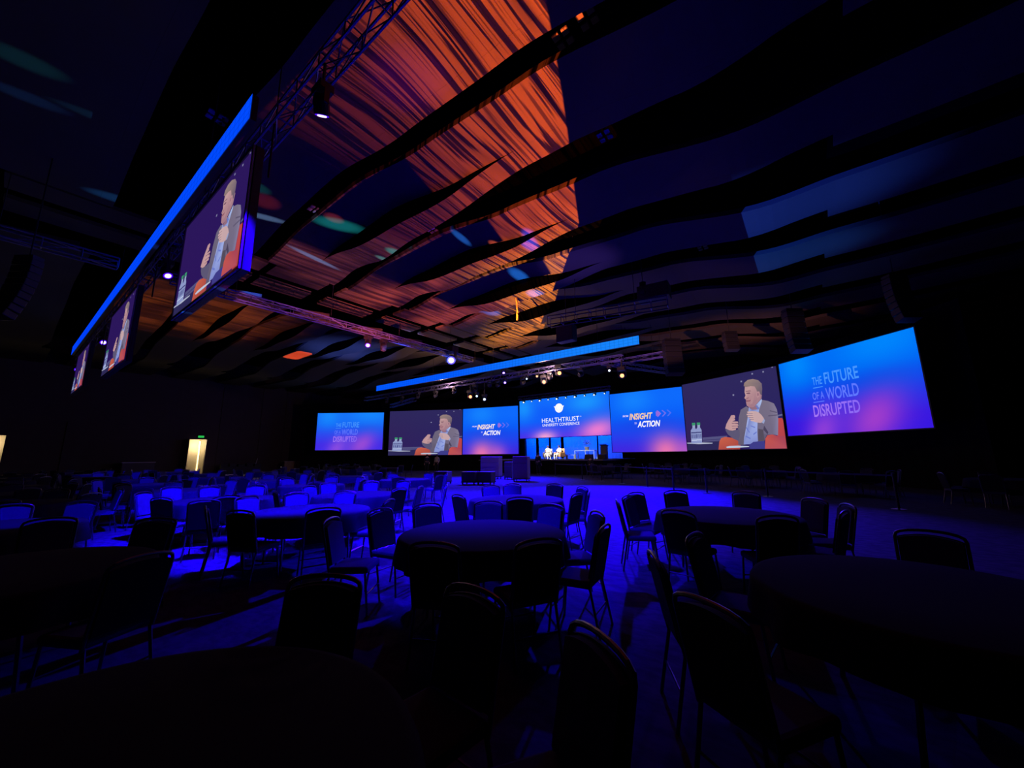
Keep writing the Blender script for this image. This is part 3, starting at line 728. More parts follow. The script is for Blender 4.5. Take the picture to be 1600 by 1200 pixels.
truss('long truss crossing the hall from the hanging screens toward the stage', (-17.3, 2.95, 7.86), (-17.3, 18.4, 7.86), hangs=4)
truss('truss seen left of the long blue strip at the left picture edge', (-17.3, -8.0, 7.86), (-17.3, 1.6, 7.86), hangs=2)
truss('front lighting truss carrying warm lamps behind the stage strip', (-34.0, 21.2, 7.1), (-8.0, 21.2, 7.1), hangs=4)
truss('dark angled truss right of the stage strip', (-9.5, 21.8, 7.15), (-6.6, 28.0, 7.1), hangs=2)
truss('short lit truss hung above the right speaker screen', (-9.6, 24.0, 7.55), (-6.3, 24.0, 7.6), hangs=2)
truss('lamp truss along the top edge of the centre screen', (-23.9, 32.78, 7.5), (-13.7, 32.78, 7.5), hangs=3)
truss('dark truss low before the left speaker screen', (-34.0, 24.2, 6.7), (-28.5, 22.8, 6.75), hangs=2)
tl = truss('black truss with white rungs holding the hanging projector', onz(858, 503, 7.6), onz(1043, 472, 7.6), w=0.4, bay=0.62, hangs=2, m='black', diag=False)
def lamp(pos, label, lens, s=1.0, aim=None, group='moving lights on the trusses', top=None):
    pos = Vector(pos); r = empty('moving_light', pos, label, 'stage light', group=group)
    a = (Vector(aim)-pos).normalized() if aim is not None else Vector((-0.1, -0.75, -0.65)).normalized()
    hz = max(0.40*s, (top-pos.z) if top else 0.5*s)
    MB().box((0, 0, 0.30*s), (0.34*s, 0.26*s, 0.16*s)).build('base', M['black'], r, bevel=0.01)
    MB().tube([(0, 0, 0.36*s), (0, 0, hz)], 0.03*s, 6).build('clamp', M['black'], r)
    for sx in (-1, 1): MB().box((sx*0.17*s, 0, 0.10*s), (0.03*s, 0.09*s, 0.30*s)).build('yoke_arm', M['black'], r)
    h = MB(); h.tube([-a*0.17*s, -a*0.05*s, a*0.14*s, a*0.16*s], [0.10*s, 0.14*s, 0.135*s, 0.125*s], 14)
    h = h.build('head', M['black'], r)
    if lens == 'lensblue': MB().tube([a*0.155*s, a*0.165*s], [0.12*s, 0.118*s], 18).build('lens_glow', M['halo'], h)  # violet glow around the lens, put in as an emissive ring
    MB().tube([a*0.16*s, a*0.178*s], [0.085*s, 0.075*s], 16).build('lens', M[lens], h)
    return r
camP = Vector((0, 0, 1.6))
lamp(L1, 'bright violet moving light on the near truss beside the orange stripes', 'lensblue', 0.9, (-9.6, 5.6, 0), top=8.06)
lamp(L2, 'large glaring violet moving light above the left end of the stage strip', 'lensblue', 2.1, (-5, 5, 1.0), top=7.7)  # enlarged so lens and ring take in its glare
lamp(L3, 'violet white moving light on the crossing truss at mid left', 'lensblue', 1.1, (-11, 6.5, 0), top=7.7)
lamp(L3+Vector((0.0, 0.9, 0)), 'unlit moving light beside the violet white one on the crossing truss', 'lensdark', 1.1, (-16, 11, 0), top=7.7)
lamp(L4, 'violet moving light between the nearest and middle hanging screens', 'lensblue', 1.0, (-10, 4.5, 0), top=8.06)
lamp(L5, 'violet moving light between the middle and farthest hanging screens', 'lensblue', 1.1, (-16, 4.0, 0), top=8.06)
lamp(L6, 'violet moving light beyond the farthest hanging screen', 'lensblue', 1.2, (-20, 4.0, 0), top=8.06)
for px, py, lens, s, lab in ((787, 583, 'lensblue', 0.9, 'violet moving light just under the middle of the stage strip'), (789, 598, 'lensblue', 0.8, 'small violet moving light below the one under the stage strip'),
        (735, 620, 'lenswarm', 1.3, 'orange moving light above the left insight screen'), (745, 619, 'lenswhite', 0.8, 'small white light beside the orange one above the insight screen'),
        (757, 624, 'lenswhite', 1.0, 'white light hanging lowest above the left insight screen'), (874, 583, 'lenswarm', 1.4, 'brightest orange moving light right of the truss middle'),
        (850, 597, 'lenswarm', 1.2, 'orange white moving light left below the brightest orange one'), (839, 588, 'lenswarm', 0.7, 'small orange light left of the brightest orange one'),
        (972, 587, 'lenswarm', 1.3, 'orange moving light at the right end of the front rigging'), (952, 579, 'lenswhite', 0.7, 'pale green white light right of the stage strip'),
        (823, 592, 'lenswhite', 0.6, 'small dim light at the centre of the front truss'), (860, 584, 'lenswhite', 0.5, 'tiny pale light near the brightest orange lamp'),
        (709, 614, 'lenswhite', 0.6, 'small pale light at the left end of the front truss'), (765, 602, 'lensdark', 1.0, 'unlit moving light left of the violet pair on the front truss')):
    lamp(ony(px, py, 21.2), lab, lens, s, camP, top=7.0)
for i in range(10):
    lamp((-30.5+i*2.2, 21.2, 6.55-0.1*(i % 2)), 'row of unlit black lamps hanging along the front truss', 'lensdark', 1.0, (-18, 8, 0), group='unlit lamps on the front truss', top=7.0)
for i in range(10):
    lamp((-23.2+i*1.0, 32.7, 7.03), 'row of small white lamps along the top of the centre screen', 'lenswhite', 0.55 if i % 2 else 0.85, (-19+i*0.3, 20, 0), group='small white lamps above the centre screen', top=7.3)
def hung(px, py, z): return onz(px, py, z)
# projector on the black truss and the control box at its lower end
pj = empty('projector', onz(1022, 458, 8.25), 'black projector box hung above the right end of the white-runged truss', 'projector')
MB().box((0, 0, 0), (1.25, 0.7, 0.62), R(5)).build('housing', M['black'], pj, bevel=0.03)
MB().tube([(-0.35, -0.36, 0.0), (-0.35, -0.5, 0.0)], 0.12, 16).build('lens', M['lensdark'], pj)
MB().tube([(-0.45, 0, 0.3), (-0.45, 0, ZC-8.27)], 0.015, 4).tube([(-0.45, 0, 0.35), (-0.45, 0, 0.6)], 0.14, 8).build('hoist', M['black'], pj)
cb = empty('rigging_motor_box', onz(885, 522, 7.4), 'dark rigging box hanging below the left end of the runged truss', 'box')
MB().box((0, 0, 0), (0.9, 0.5, 0.8)).build('housing', M['black'], cb, bevel=0.03)
MB().tube([(0, 0, 0.4), (0, 0, ZC-7.42)], 0.015, 4).build('hoist_cable', M['black'], cb)
ch = tag(MB().tube([(0, 0, 0), (0.02, 0, 0.5), (-0.02, 0, 1.1), (0.0, 0, ZC-8.2)], [0.05, 0.04, 0.05, 0.012], 6).build('hoist_chain', M['chain'], loc=onz(808, 500, 8.2)), 'yellow hoist chain hanging in front of the orange ceiling fan', 'chain')
def line_array(px, py, z, n, label, s=1.0, lean=0.0, rz=R(37)):
    p = onz(px, py, z); r = empty('line_array_speaker', p, label, 'speaker', rz=rz, group='hanging line array speakers')
    for i in range(n):
        t = i/n; ang = -0.05-0.35*t*t
        MB().box((0, -0.12*t*t*n*0.35+lean*i*0.1, -0.34*s*i), (0.95*s, 0.5*s, 0.31*s), 0, 0, ang).build('speaker_cabinet', M['black'], r, bevel=0.02)
    MB().box((0, 0, 0.25*s), (0.9*s, 0.45*s, 0.1)).tube([(0, 0, 0.25*s), (0, 0, ZC-z-0.02)], 0.02, 4).build('fly_bar', M['black'], r)
line_array(1049, 538, 7.9, 6, 'black line array of speakers right of the stage strip', 1.0)
line_array(1238, 492, 8.0, 7, 'dim line array of speakers above the right speaker screen', 0.85)
line_array(1398, 440, 8.0, 7, 'faint line array of speakers above the far right screen', 0.75)
line_array(44, 412, 6.6, 9, 'tall dark speaker column hanging at the left edge', 0.55)
line_array(1140, 525, 7.6, 4, 'small speaker cluster with a glint above the right speaker screen', 0.7)

# ------------------------------------------------------------------ stage
SX0, SX1, SY0, SY1, SZ = -25.6, -12.8, 28.4, 37.0, 1.2
sg = empty('stage', ((SX0+SX1)/2, (SY0+SY1)/2, 0), 'raised stage with black skirt under the centre screen', 'stage')
MB().box((0, 0, SZ-0.05), (SX1-SX0, SY1-SY0, 0.1)).build('deck', M['stage'], sg)
sk = MB(); n = 60
for (xa, ya, xb, yb) in ((-(SX1-SX0)/2, -(SY1-SY0)/2+0.05, (SX1-SX0)/2, -(SY1-SY0)/2+0.05), ((SX1-SX0)/2-0.05, -(SY1-SY0)/2, (SX1-SX0)/2-0.05, (SY1-SY0)/2), (-(SX1-SX0)/2+0.05, (SY1-SY0)/2, -(SX1-SX0)/2+0.05, -(SY1-SY0)/2)):
    for i in range(n):
        def pt(t, k): w = 0.03*(k % 2); return (xa+(xb-xa)*t, ya+(yb-ya)*t+w)
        a, b = pt(i/n, i), pt((i+1)/n, i+1)
        sk.quad((a[0], a[1], 0.01), (b[0], b[1], 0.01), (b[0], b[1], SZ-0.1), (a[0], a[1], SZ-0.1))
sk.build('skirt', M['drape'], sg)
for i, (x0, x1) in enumerate(((-25.35, -23.98), (-23.62, -22.34), (-22.06, -20.84), (-20.5, -16.75), (-16.6, -14.2))):
    lab = ['blue lit backdrop panel at the left of the stage', 'second blue lit backdrop panel from the stage left', 'third blue lit backdrop panel just left of the seated speakers', 'widest blue lit backdrop behind the white tables', 'paler blue backdrop behind the lectern at the stage right'][i]
    t = empty('backdrop_panel', ((x0+x1)/2, 36.0, SZ), lab, 'backdrop', group='blue backdrop panels behind the stage')
    w = x1-x0; b = MB(); m = 14
    for j in range(m):
        xa, xb = -w/2+w*j/m, -w/2+w*(j+1)/m
        b.quad((xa, 0.03*(j % 2), 0.0), (xb, 0.03*((j+1) % 2), 0.0), (xb, 0.03*((j+1) % 2), 4.4), (xa, 0.03*(j % 2), 4.4))
    b.build('cloth', M['back'], t)
    MB().tube([(-w/2, 0.06, 4.4), (w/2, 0.06, 4.4)], 0.03, 6).build('crossbar', M['black'], t); MB().tube([(0, 0.08, 0), (0, 0.08, 4.4)], 0.03, 6).build('upright', M['black'], t)
lg = tag(MB().box((0, 0, 2.1), (0.95, 0.3, 2.0)).build('stage_leg_drape', M['shell'], loc=(-24.3, 33.8, SZ-2.1+1.0)), 'dark brown column drape at the left side of the stage opening', 'drape')
# black masking drapes under and beside the side screens
def drape(label, pts, z1, dep=0.5):
    o = empty('masking_drape', (pts[0][0], pts[0][1], 0), label, 'drape', group='black masking drapes')
    b = MB(); q = []
    for (xa, ya), (xb, yb) in zip(pts, pts[1:]):
        L = math.hypot(xb-xa, yb-ya); m = max(2, int(L/0.3))
        for i in range(m): q.append((xa+(xb-xa)*i/m-pts[0][0], ya+(yb-ya)*i/m-pts[0][1]))
    q.append((pts[-1][0]-pts[0][0], pts[-1][1]-pts[0][1]))
    for i, (a, c) in enumerate(zip(q, q[1:])):
        w0, w1 = 0.05*(i % 2), 0.05*((i+1) % 2)
        b.quad((a[0], a[1]+w0, 0.005), (c[0], c[1]+w1, 0.005), (c[0], c[1]+w1, z1), (a[0], a[1]+w0, z1))
    b.build('cloth', M['drape'], o)
drape('black drape behind the left hand screens', [(-45.0, 20.6), (-38.9, 27.4), (-30.9, 32.2), (-26.0, 33.9)], 7.6)
drape('black drape behind the right hand screens', [(-12.0, 33.2), (-7.1, 32.9), (0.2, 28.9), (5.4, 22.4)], 7.6)

# ------------------------------------------------------------------ people
def figure(name, label, loc, rz, pose, mats, hgt=1.75, holding=None):
    """one skinned body; pose = 'stand' or 'sit'"""
    r = empty(name, loc, label, 'person', rz=rz)
    s = hgt/1.75
    if pose == 'stand':
        J = {'pel': (0, 0, .95), 'spi': (0, .01, 1.15), 'che': (0, .0, 1.38), 'nec': (0, .01, 1.50), 'hea': (0, -.02, 1.60), 'top': (0, -.01, 1.72),
             'lsh': (.19, 0, 1.42), 'lel': (.25, .03, 1.13), 'lwr': (.22, -.14, .95), 'lha': (.21, -.2, .88), 'rsh': (-.19, 0, 1.42), 'rel': (-.25, .03, 1.13), 'rwr': (-.24, -.08, .88), 'rha': (-.24, -.11, .79),
             'lhi': (.10, 0, .90), 'lkn': (.11, -.02, .50), 'lan': (.11, .02, .09), 'lto': (.12, -.14, .04), 'rhi': (-.10, 0, .90), 'rkn': (-.12, -.03, .50), 'ran': (-.13, .0, .09), 'rto': (-.14, -.16, .04)}
    else:
        J = {'pel': (0, 0, .52), 'spi': (0, .05, .72), 'che': (0, .06, .95), 'nec': (0, .04, 1.08), 'hea': (0, .0, 1.18), 'top': (0, .01, 1.30),
             'lsh': (.19, .05, 1.0), 'lel': (.27, -.02, .74), 'lwr': (.14, -.24, .72), 'lha': (.09, -.3, .74), 'rsh': (-.19, .05, 1.0), 'rel': (-.28, -.02, .76), 'rwr': (-.16, -.22, .84), 'rha': (-.12, -.28, .9),
             'lhi': (.11, -.06, .52), 'lkn': (.15, -.46, .50), 'lan': (.14, -.46, .09), 'lto': (.15, -.62, .04), 'rhi': (-.11, -.06, .52), 'rkn': (-.14, -.46, .52), 'ran': (-.1, -.5, .09), 'rto': (-.11, -.66, .04)}
    rad = dict(pel=.14, spi=.13, che=.15, nec=.06, hea=.095, top=.06, lsh=.075, lel=.05, lwr=.035, lha=.04, rsh=.075, rel=.05, rwr=.035, rha=.04, lhi=.10, lkn=.068, lan=.045, lto=.04, rhi=.10, rkn=.068, ran=.045, rto=.04)
    E_ = [('pel', 'spi'), ('spi', 'che'), ('che', 'nec'), ('nec', 'hea'), ('hea', 'top'), ('che', 'lsh'), ('lsh', 'lel'), ('lel', 'lwr'), ('lwr', 'lha'), ('che', 'rsh'), ('rsh', 'rel'), ('rel', 'rwr'), ('rwr', 'rha'), ('pel', 'lhi'), ('lhi', 'lkn'), ('lkn', 'lan'), ('lan', 'lto'), ('pel', 'rhi'), ('rhi', 'rkn'), ('rkn', 'ran'), ('ran', 'rto')]
    def skin(nm, keys, m, k=1.0, fingers=False):
        idx = {q: i for i, q in enumerate(keys)}
        V = [tuple(c*s for c in J[q]) for q in keys]; ed = [(idx[a], idx[b]) for a, b in E_ if a in idx and b in idx]
        rr = [rad[q]*s*k for q in keys]
        if fingers:
            for sd in ('l', 'r'):
                h = Vector(J[sd+'ha'])*s; w = Vector(J[sd+'wr'])*s; d = (h-w).normalized(); e = d.cross(Vector((0, 0, 1))).normalized()
                for f in range(5):
                    off = e*(0.018*(f-1.5))*s if f < 4 else e*(0.05*s)
                    ln = (0.05, 0.06, 0.055, 0.042, 0.02)[f]*s
                    V.append(tuple(h+off+d*0.035*s)); V.append(tuple(h+off+d*(0.035*s+ln)-Vector((0, 0, 0.012)))); rr += [0.009*s, 0.008*s]
                    ed += [(idx[sd+'ha'], len(V)-2), (len(V)-2, len(V)-1)]
        bm = bmesh.new(); lay = bm.verts.layers.skin.verify()
        bv = [bm.verts.new(c) for c in V]
        for a, b in ed: bm.edges.new((bv[a], bv[b]))
        root = idx['pel']
        for i, v in enumerate(bv): v[lay].radius = (rr[i], rr[i]); v[lay].use_root = (i == root)
        me = bpy.data.meshes.new(nm); bm.to_mesh(me); bm.free()
        me.materials.append(M[m])
        o = obj_from(me, nm, r); sk_ = o.modifiers.new('skin', 'SKIN'); sk_.use_smooth_shade = True; sb = o.modifiers.new('sub', 'SUBSURF'); sb.levels = sb.render_levels = 1
        return o
    skin('body', list(J), mats[0], 1.0, True)
    skin('top', ['che', 'spi', 'pel', 'lsh', 'lel', 'lwr', 'rsh', 'rel', 'rwr'], mats[1], 1.16)
    skin('trousers', ['pel', 'lhi', 'lkn', 'lan', 'rhi', 'rkn', 'ran'], mats[2], 1.18)
    h = Vector(J['hea'])*s
    MB().ball((h.x, h.y+.018*s, h.z+.06*s), .112*s, 12, 8, 0, (0.95, 1.0, 0.92)).build('hair', M[mats[3]], r, smooth=True)
    f = MB(); f.ball((h.x, h.y-.098*s, h.z-.005*s), .02*s, 8, 5, 0, (0.8, 1, 1.5))
    f.build('nose', M[mats[0]], r, smooth=True)
    ey = MB()
    for sx in (-1, 1): ey.ball((h.x+sx*.036*s, h.y-.088*s, h.z+.025*s), .012*s, 8, 5)
    ey.build('eyes', M['black'], r)
    MB().box((h.x, h.y-.093*s, h.z-.042*s), (.045*s, .012*s, .01*s)).build('mouth', M['hair'], r)
    return r
def armchair(loc, rz, label, m):
    a = empty('lounge_armchair', loc, label, 'armchair', rz=rz)
    MB().box((0, 0, .30), (.62, .62, .2)).build('seat', M[m], a, bevel=.04)
    MB().box((0, .34, .58), (.66, .14, .76), 0, 0, R(-8)).build('backrest', M[m], a, bevel=.05)
    for sx in (-1, 1): MB().box((sx*.37, .04, .40), (.12, .66, .44)).build('armrest', M[m], a, bevel=.04)
    for sx in (-1, 1):
        for sy in (-1, 1): MB().tube([(sx*.3, sy*.26, 0), (sx*.27, sy*.24, .22)], .02, 6).build('leg', M['white'], a)
PA = (-19.3, 30.9, SZ); PB = (-18.1, 30.9, SZ)
armchair(PA, R(12), 'white armchair under the left seated speaker on stage', 'armchair')
armchair(PB, R(-165+180-30), 'orange armchair under the right seated speaker on stage', 'tan')
figure('person', 'person in pale clothes sitting in the left armchair on stage', (PA[0], PA[1], SZ-0.1), R(12), 'sit', ['skin', 'pale', 'pale', 'hair'])
figure('person', 'person in pale clothes sitting in the orange armchair on stage', (PB[0], PB[1], SZ-0.1), R(-15), 'sit', ['skin', 'pale', 'pale', 'hair'])
figure('person', 'person in dark clothes standing at the foot of the stage', (-17.75, 26.9, 0), R(170), 'stand', ['skin', 'dress', 'dress', 'hair'], 1.78)
figure('person', 'person in dark clothes seen from behind before the stage right side', (-13.25, 27.2, 0), R(185), 'stand', ['skin', 'dress', 'dress', 'hair'], 1.45)
figure('person', 'person in pale violet lit shirt standing below the left speaker screen', (-29.3, 26.4, 0), R(20), 'stand', ['skin', 'pale', 'dress', 'hair'], 1.72)
figure('person', 'person in dark clothes standing left of the violet lit one', (-30.3, 26.0, 0), R(60), 'stand', ['skin', 'dress', 'dress', 'hair'], 1.75)
def small_table(loc, label):
    t = empty('side_table', loc, label, 'table')
    MB().lathe([(.26, .50), (.26, .53)], seg=20).build('tabletop', M['white'], t); MB().lathe([(.03, .02), (.03, .50)], seg=10).build('stem', M['white'], t); MB().lathe([(.2, 0), (.18, .02)], seg=18).build('base', M['white'], t)
small_table((-18.7, 30.35, SZ), 'small white round table between the two seated speakers')
ft = empty('frame_table', (-15.5, 31.0, SZ), 'long white framed table at the right of the stage', 'table')
MB().box((0, 0, .72), (1.9, .6, .06)).build('tabletop', M['white'], ft)
for x in (-.9, 0.1, .9):
    MB().box((x, -.27, .35), (.07, .05, .69)).build('leg', M['white'], ft); MB().box((x, .27, .35), (.07, .05, .69)).build('leg', M['white'], ft)
dk = empty('coffee_table', (-16.98, 31.0, SZ), 'low white bench between the orange armchair and framed table', 'table')
MB().box((0, 0, .36), (.95, .4, .06)).build('tabletop', M['white'], dk)
for x in (-.42, .42): MB().box((x, 0, .165), (.06, .36, .33)).build('leg', M['white'], dk)
pt = empty('potted_plant', (-15.35, 30.95, SZ+.75), 'bushy olive plant standing on the white framed table', 'plant')
MB().lathe([(.16, 0), (.22, .3)], seg=16).build('pot', M['bar'], pt)
lf = MB()
for i in range(90):
    a, b, q = random.uniform(0, 6.28), random.uniform(.1, 1.4), random.uniform(.18, .42)
    p = Vector((math.cos(a)*math.cos(b)*q, math.sin(a)*math.cos(b)*q, .42+math.sin(b)*q)); d = Vector((math.cos(a), math.sin(a), .6)).normalized()*.13; e = Vector((-math.sin(a), math.cos(a), 0))*.05
    lf.poly([p, p+d*.5+e, p+d, p+d*.5-e])
lf.build('foliage', M['leaf'], pt)
cbn = empty('speaker_lectern', (-13.75, 30.9, SZ), 'tall grey green lectern at the right edge of the stage', 'lectern')
MB().box((0, 0, .55), (.5, .42, 1.1)).build('body', M['leaf'], cbn, bevel=.02); MB().box((0, -.03, 1.14), (.62, .52, .05), 0, 0, R(-14)).build('top', M['stage'], cbn)
for i, (x, y) in enumerate(((-13.3, 29.4), (-14.3, 29.1))):
    w = empty('stage_monitor', (x, y, SZ), ['black wedge speaker at the right corner of the stage', 'black wedge speaker on the stage edge left of the corner one'][i], 'speaker')
    b = MB(); b.poly([(-.3, -.2, 0), (.3, -.2, 0), (.3, -.08, .38), (-.3, -.08, .38)]); b.poly([(-.3, .25, 0), (-.3, .2, .42), (.3, .2, .42), (.3, .25, 0)]); b.poly([(-.3, -.08, .38), (.3, -.08, .38), (.3, .2, .42), (-.3, .2, .42)]); b.poly([(-.3, -.2, 0), (-.3, -.08, .38), (-.3, .2, .42), (-.3, .25, 0)]); b.poly([(.3, -.2, 0), (.3, .25, 0), (.3, .2, .42), (.3, -.08, .38)]); b.poly([(-.3, -.2, 0), (-.3, .25, 0), (.3, .25, 0), (.3, -.2, 0)])
    b.build('cabinet', M['black'], w)

# ------------------------------------------------------------------ banquet chairs
def rrect(w, z0, z1, arch, n=10):
    pts = [(-w/2*0.96, z0), (w/2*0.96, z0), (w/2, z1)]
    for i in range(1, n): 
        t = i/n; pts.append((w/2*(1-2*t), z1+arch*math.sin(math.pi*t)**0.8))
    pts.append((-w/2, z1)); return pts
LEAN = 0.20
def backpt(x, z, off): return (x, -0.20-(z-0.45)*LEAN*1.05+off, z)
def slab(pts, o0, o1):
    b = MB(); k = len(pts)
    b.poly([backpt(x, z, o0) for x, z in reversed(pts)]); b.poly([backpt(x, z, o1) for x, z in pts])
    for i in range(k):
        j = (i+1) % k
        b.quad(backpt(*pts[i], o0), backpt(*pts[j], o0), backpt(*pts[j], o1), backpt(*pts[i], o1))
    return b
CW = 0.42
def chair_parts():
    parts = []
    s = MB().box((0, 0.0, .435), (.42, .40, .07)); parts.append(('seat', s, 'fabric', .025))
    parts.append(('backrest', slab(rrect(CW-.045, .49, .862, .034), .034, -.004), 'fabric', .012))
    parts.append(('back_shell', slab(rrect(CW-.025, .47, .866, .036), -.006, -.02), 'shell', 0))
    fr = MB(); pts = [backpt(-CW/2*.98, .40, -.003), backpt(-CW/2, .80, -.003)]
    for i in range(0, 11):
        t = i/10; pts.append(backpt(-CW/2*math.cos(math.pi*t), .868+.066*math.sin(math.pi*t)**0.75, -.003))
    pts += [backpt(CW/2, .80, -.003), backpt(CW/2*.98, .40, -.003)]
    fr.tube(pts, .0125, 8)
    parts.append(('frame', fr, 'steel', 0))
    for sx in (-1, 1):
        parts.append(('leg', MB().tube([(sx*.19, .17, .40), (sx*.20, .215, .0)], .012, 6), 'steel', 0))
        parts.append(('leg', MB().tube([(sx*.195, -.19, .41), (sx*.205, -.27, .0)], .012, 6), 'steel', 0))
    parts.append(('stretcher', MB().tube([(-.197, .195, .2), (.197, .195, .2)], .008, 5), 'steel', 0))
    parts.append(('stretcher', MB().tube([(-.2, -.23, .2), (.2, -.23, .2)], .008, 5), 'steel', 0))
    return parts
CP = []
for nm, b, m, bev in chair_parts():
    me = b.mesh(nm, M[m], False); CP.append((nm, me, bev))
far_mb = MB(); far_mats = [M['fabric'], M['shell'], M['steel']]
for nm, b, m, bev in chair_parts():
    if nm == 'stretcher': continue
    n0 = len(far_mb.v); far_mb.v += b.v; far_mb.f += [tuple(n0+i for i in f) for f in b.f]; far_mb.mi += [{'fabric': 0, 'shell': 1, 'steel': 2}[m]]*len(b.f)
FAR = far_mb.mesh('banquet_chair', far_mats)
def chair(loc, rz, label, group, near=True):
    if near:
        r = empty('banquet_chair', loc, label, 'chair', rz=rz, group=group)
        for nm, me, bev in CP:
            o = obj_from(me, nm, bk if nm == 'back_shell' else r)
            if nm == 'backrest': bk = o
            if bev:
                bm = o.modifiers.new('bevel', 'BEVEL'); bm.width = bev; bm.segments = 2; bm.limit_method = 'ANGLE'
        return r
    o = obj_from(FAR, 'banquet_chair', None, loc); o.rotation_euler = (0, 0, rz)
    return tag(o, label, 'chair', group)
# tables
RT = 0.90
def cloth_mesh(seed):
    b = MB(); N = 72; rng = random.Random(seed); ph = rng.uniform(0, 6)
    rings = []
    for r, z, amp in ((0.001, .762, 0), (.45, .762, 0), (.86, .762, 0), (.895, .755, 0), (.908, .735, .004), (.915, .66, .012), (.925, .58, .022), (.93, .51, .028)):
        rings.append([((r+amp*math.sin(11*a+ph)+amp*.5*math.sin(17*a))*math.cos(a), (r+amp*math.sin(11*a+ph)+amp*.5*math.sin(17*a))*math.sin(a), z+(amp*.35*math.sin(7*a+ph))) for a in [2*math.pi*i/N for i in range(N)]])
    for q in rings: b.v += q
    for i in range(len(rings)-1):
        for j in range(N): b.f.append((i*N+j, i*N+(j+1) % N, (i+1)*N+(j+1) % N, (i+1)*N+j)[::-1]); b.mi.append(0)
    return b.mesh('tablecloth', M['cloth'], True)
CLOTH = [cloth_mesh(i) for i in range(3)]
TT = MB().lathe([(.88, .72), (.89, .75)], seg=40).mesh('tabletop', M['wood'])
TLEG = [MB().tube([(sx*.5, sy*.28, .72), (sx*.5, sy*.33, 0)], .016, 6).mesh('leg', M['steel']) for sx in (-1, 1) for sy in (-1, 1)]
def table(x, y, phrase, i):
    t = empty('round_table', (x, y, 0), 'folding round table under the cloth of the %s' % phrase, 'table', rz=random.uniform(0, 3), group='round banquet tables')
    obj_from(TT, 'tabletop', t)
    for m in TLEG: obj_from(m, 'leg', t)
    c = obj_from(CLOTH[i % 3], 'tablecloth', None, (x, y, 0)); c.rotation_euler = (0, 0, random.uniform(0, 6))
    tag(c, 'dark linen cloth spread over the %s' % phrase, 'tablecloth', 'round tablecloths')
NEAR_T = [
    ('cropped table closest to the lens', (-1.55, 0.15), ['c11', 'c12', 'c13']),
    ('large table at bottom centre', (-3.0, 3.4), ['c1', 'c2', 'c3', 'c3b', 'c4', 'c6', 'c8', 'c9', 'c10']),
    ('table right of the open aisle', (-1.05, 6.3), ['d1', 'd2', 'd3', 'd4', 'd5', 'd6', 'd7', 'd9', 'd10', 'd11']),
    ('very dark table at lower right', (0.45, 3.55), ['e1', 'd8', 'c14', 'c15']),
    ('brightly lit table left of centre', (-6.5, 3.2), ['f1', 'f2', 'f3', 'f4', 'f6b', 'f7', 'f9']),
    ('table edging the empty blue floor', (-4.65, 6.25), ['c5', 'c7', 'g7', 'g8', 'g9', 'g10', 'g11', 'g12']),
    ('table behind the brightly lit one', (-8.3, 5.1), ['f5', 'f6', 'g1', 'g2', 'g3', 'g4', 'g5', 'g6']),
    ('table mid left before the door', (-9.75, 3.0), ['f10', 'f8', 'f11', 'f13', 'f15', 'f17', 'f21']),
    ('dark table at lower left', (-5.0, 0.15), ['f22', 'h3', 'h4']),
    ('table at the left picture edge', (-8.4, 0.05), ['h1', 'h2']),
]
CH = dict(c1=(678, 851), c2=(842, 846), c3=(944, 824), c3b=(933, 802), c4=(861, 790), c5=(812, 778), c6=(763, 785), c7=(724, 774), c8=(667, 789), c9=(594, 797), c10=(518, 812), c11=(508, 905), c12=(740, 925), c13=(935, 1000), c14=(1022, 870), c15=(1105, 945),
    d1=(964, 783), d2=(980, 776), d3=(993, 771), d4=(1055, 768), d5=(1165, 770), d6=(1063, 799), d7=(1205, 806), d8=(1090, 838), d9=(1272, 781), d10=(1305, 800), d11=(1324, 790), e1=(1450, 833),
    f1=(393, 797), f2=(503, 793), f3=(464, 771), f4=(540, 769), f5=(431, 769), f6=(596, 763), f6b=(600, 782), f7=(386, 777), f8=(355, 776), f9=(322, 793), f10=(320, 783), f11=(270, 777), f12=(245, 765), f13=(224, 770), f14=(187, 760), f15=(268, 762), f16=(283, 753), f17=(328, 761), f18=(340, 752), f19=(355, 749), f20=(376, 746), f21=(401, 759), f22=(245, 812),
    g1=(513, 755), g2=(580, 753), g3=(483, 760), g4=(631, 752), g5=(657, 761), g6=(698, 758), g7=(768, 760), g8=(800, 757), g9=(867, 757), g10=(910, 762), g11=(921, 768), g12=(896, 772), h1=(130, 785), h2=(20, 790), h3=(80, 812), h4=(155, 868))
HOURS = ['twelve', 'one', 'two', 'three', 'four', 'five', 'six', 'seven', 'eight', 'nine', 'ten', 'eleven']
def clock(cx, cy, px, py, used):
    v = math.atan2(cy, cx); a = math.atan2(py-cy, px-cx)
    h = int(round(((v-a) % (2*math.pi))/(math.pi/6))) % 12
    for k in (0, 1, -1, 2, -2, 3):
        if (h+k) % 12 not in used: h = (h+k) % 12; break
    used.add(h); return HOURS[h]
SEAT = {6: 'nearest us', 0: 'on its far side', 3: 'on its right', 9: 'on its left'}
nch = 0
for ti, (phrase, (tx, ty), ids) in enumerate(NEAR_T):
    table(tx, ty, phrase, ti); used = set()
    for q in ids:
        P_ = onz(*CH[q], 0.915); d = Vector((tx-P_.x, ty-P_.y)); d.normalize()
        dd = max(math.hypot(tx-P_.x, ty-P_.y)-0.295, 1.02); root = (tx-d.x*dd, ty-d.y*dd, 0); rz = math.atan2(-d.x, d.y)
        hr = clock(tx, ty, P_.x, P_.y, used)
        chair(root, rz, "dark chair at %s o'clock of the %s" % (hr, phrase), 'banquet chairs at the near tables'); nch += 1
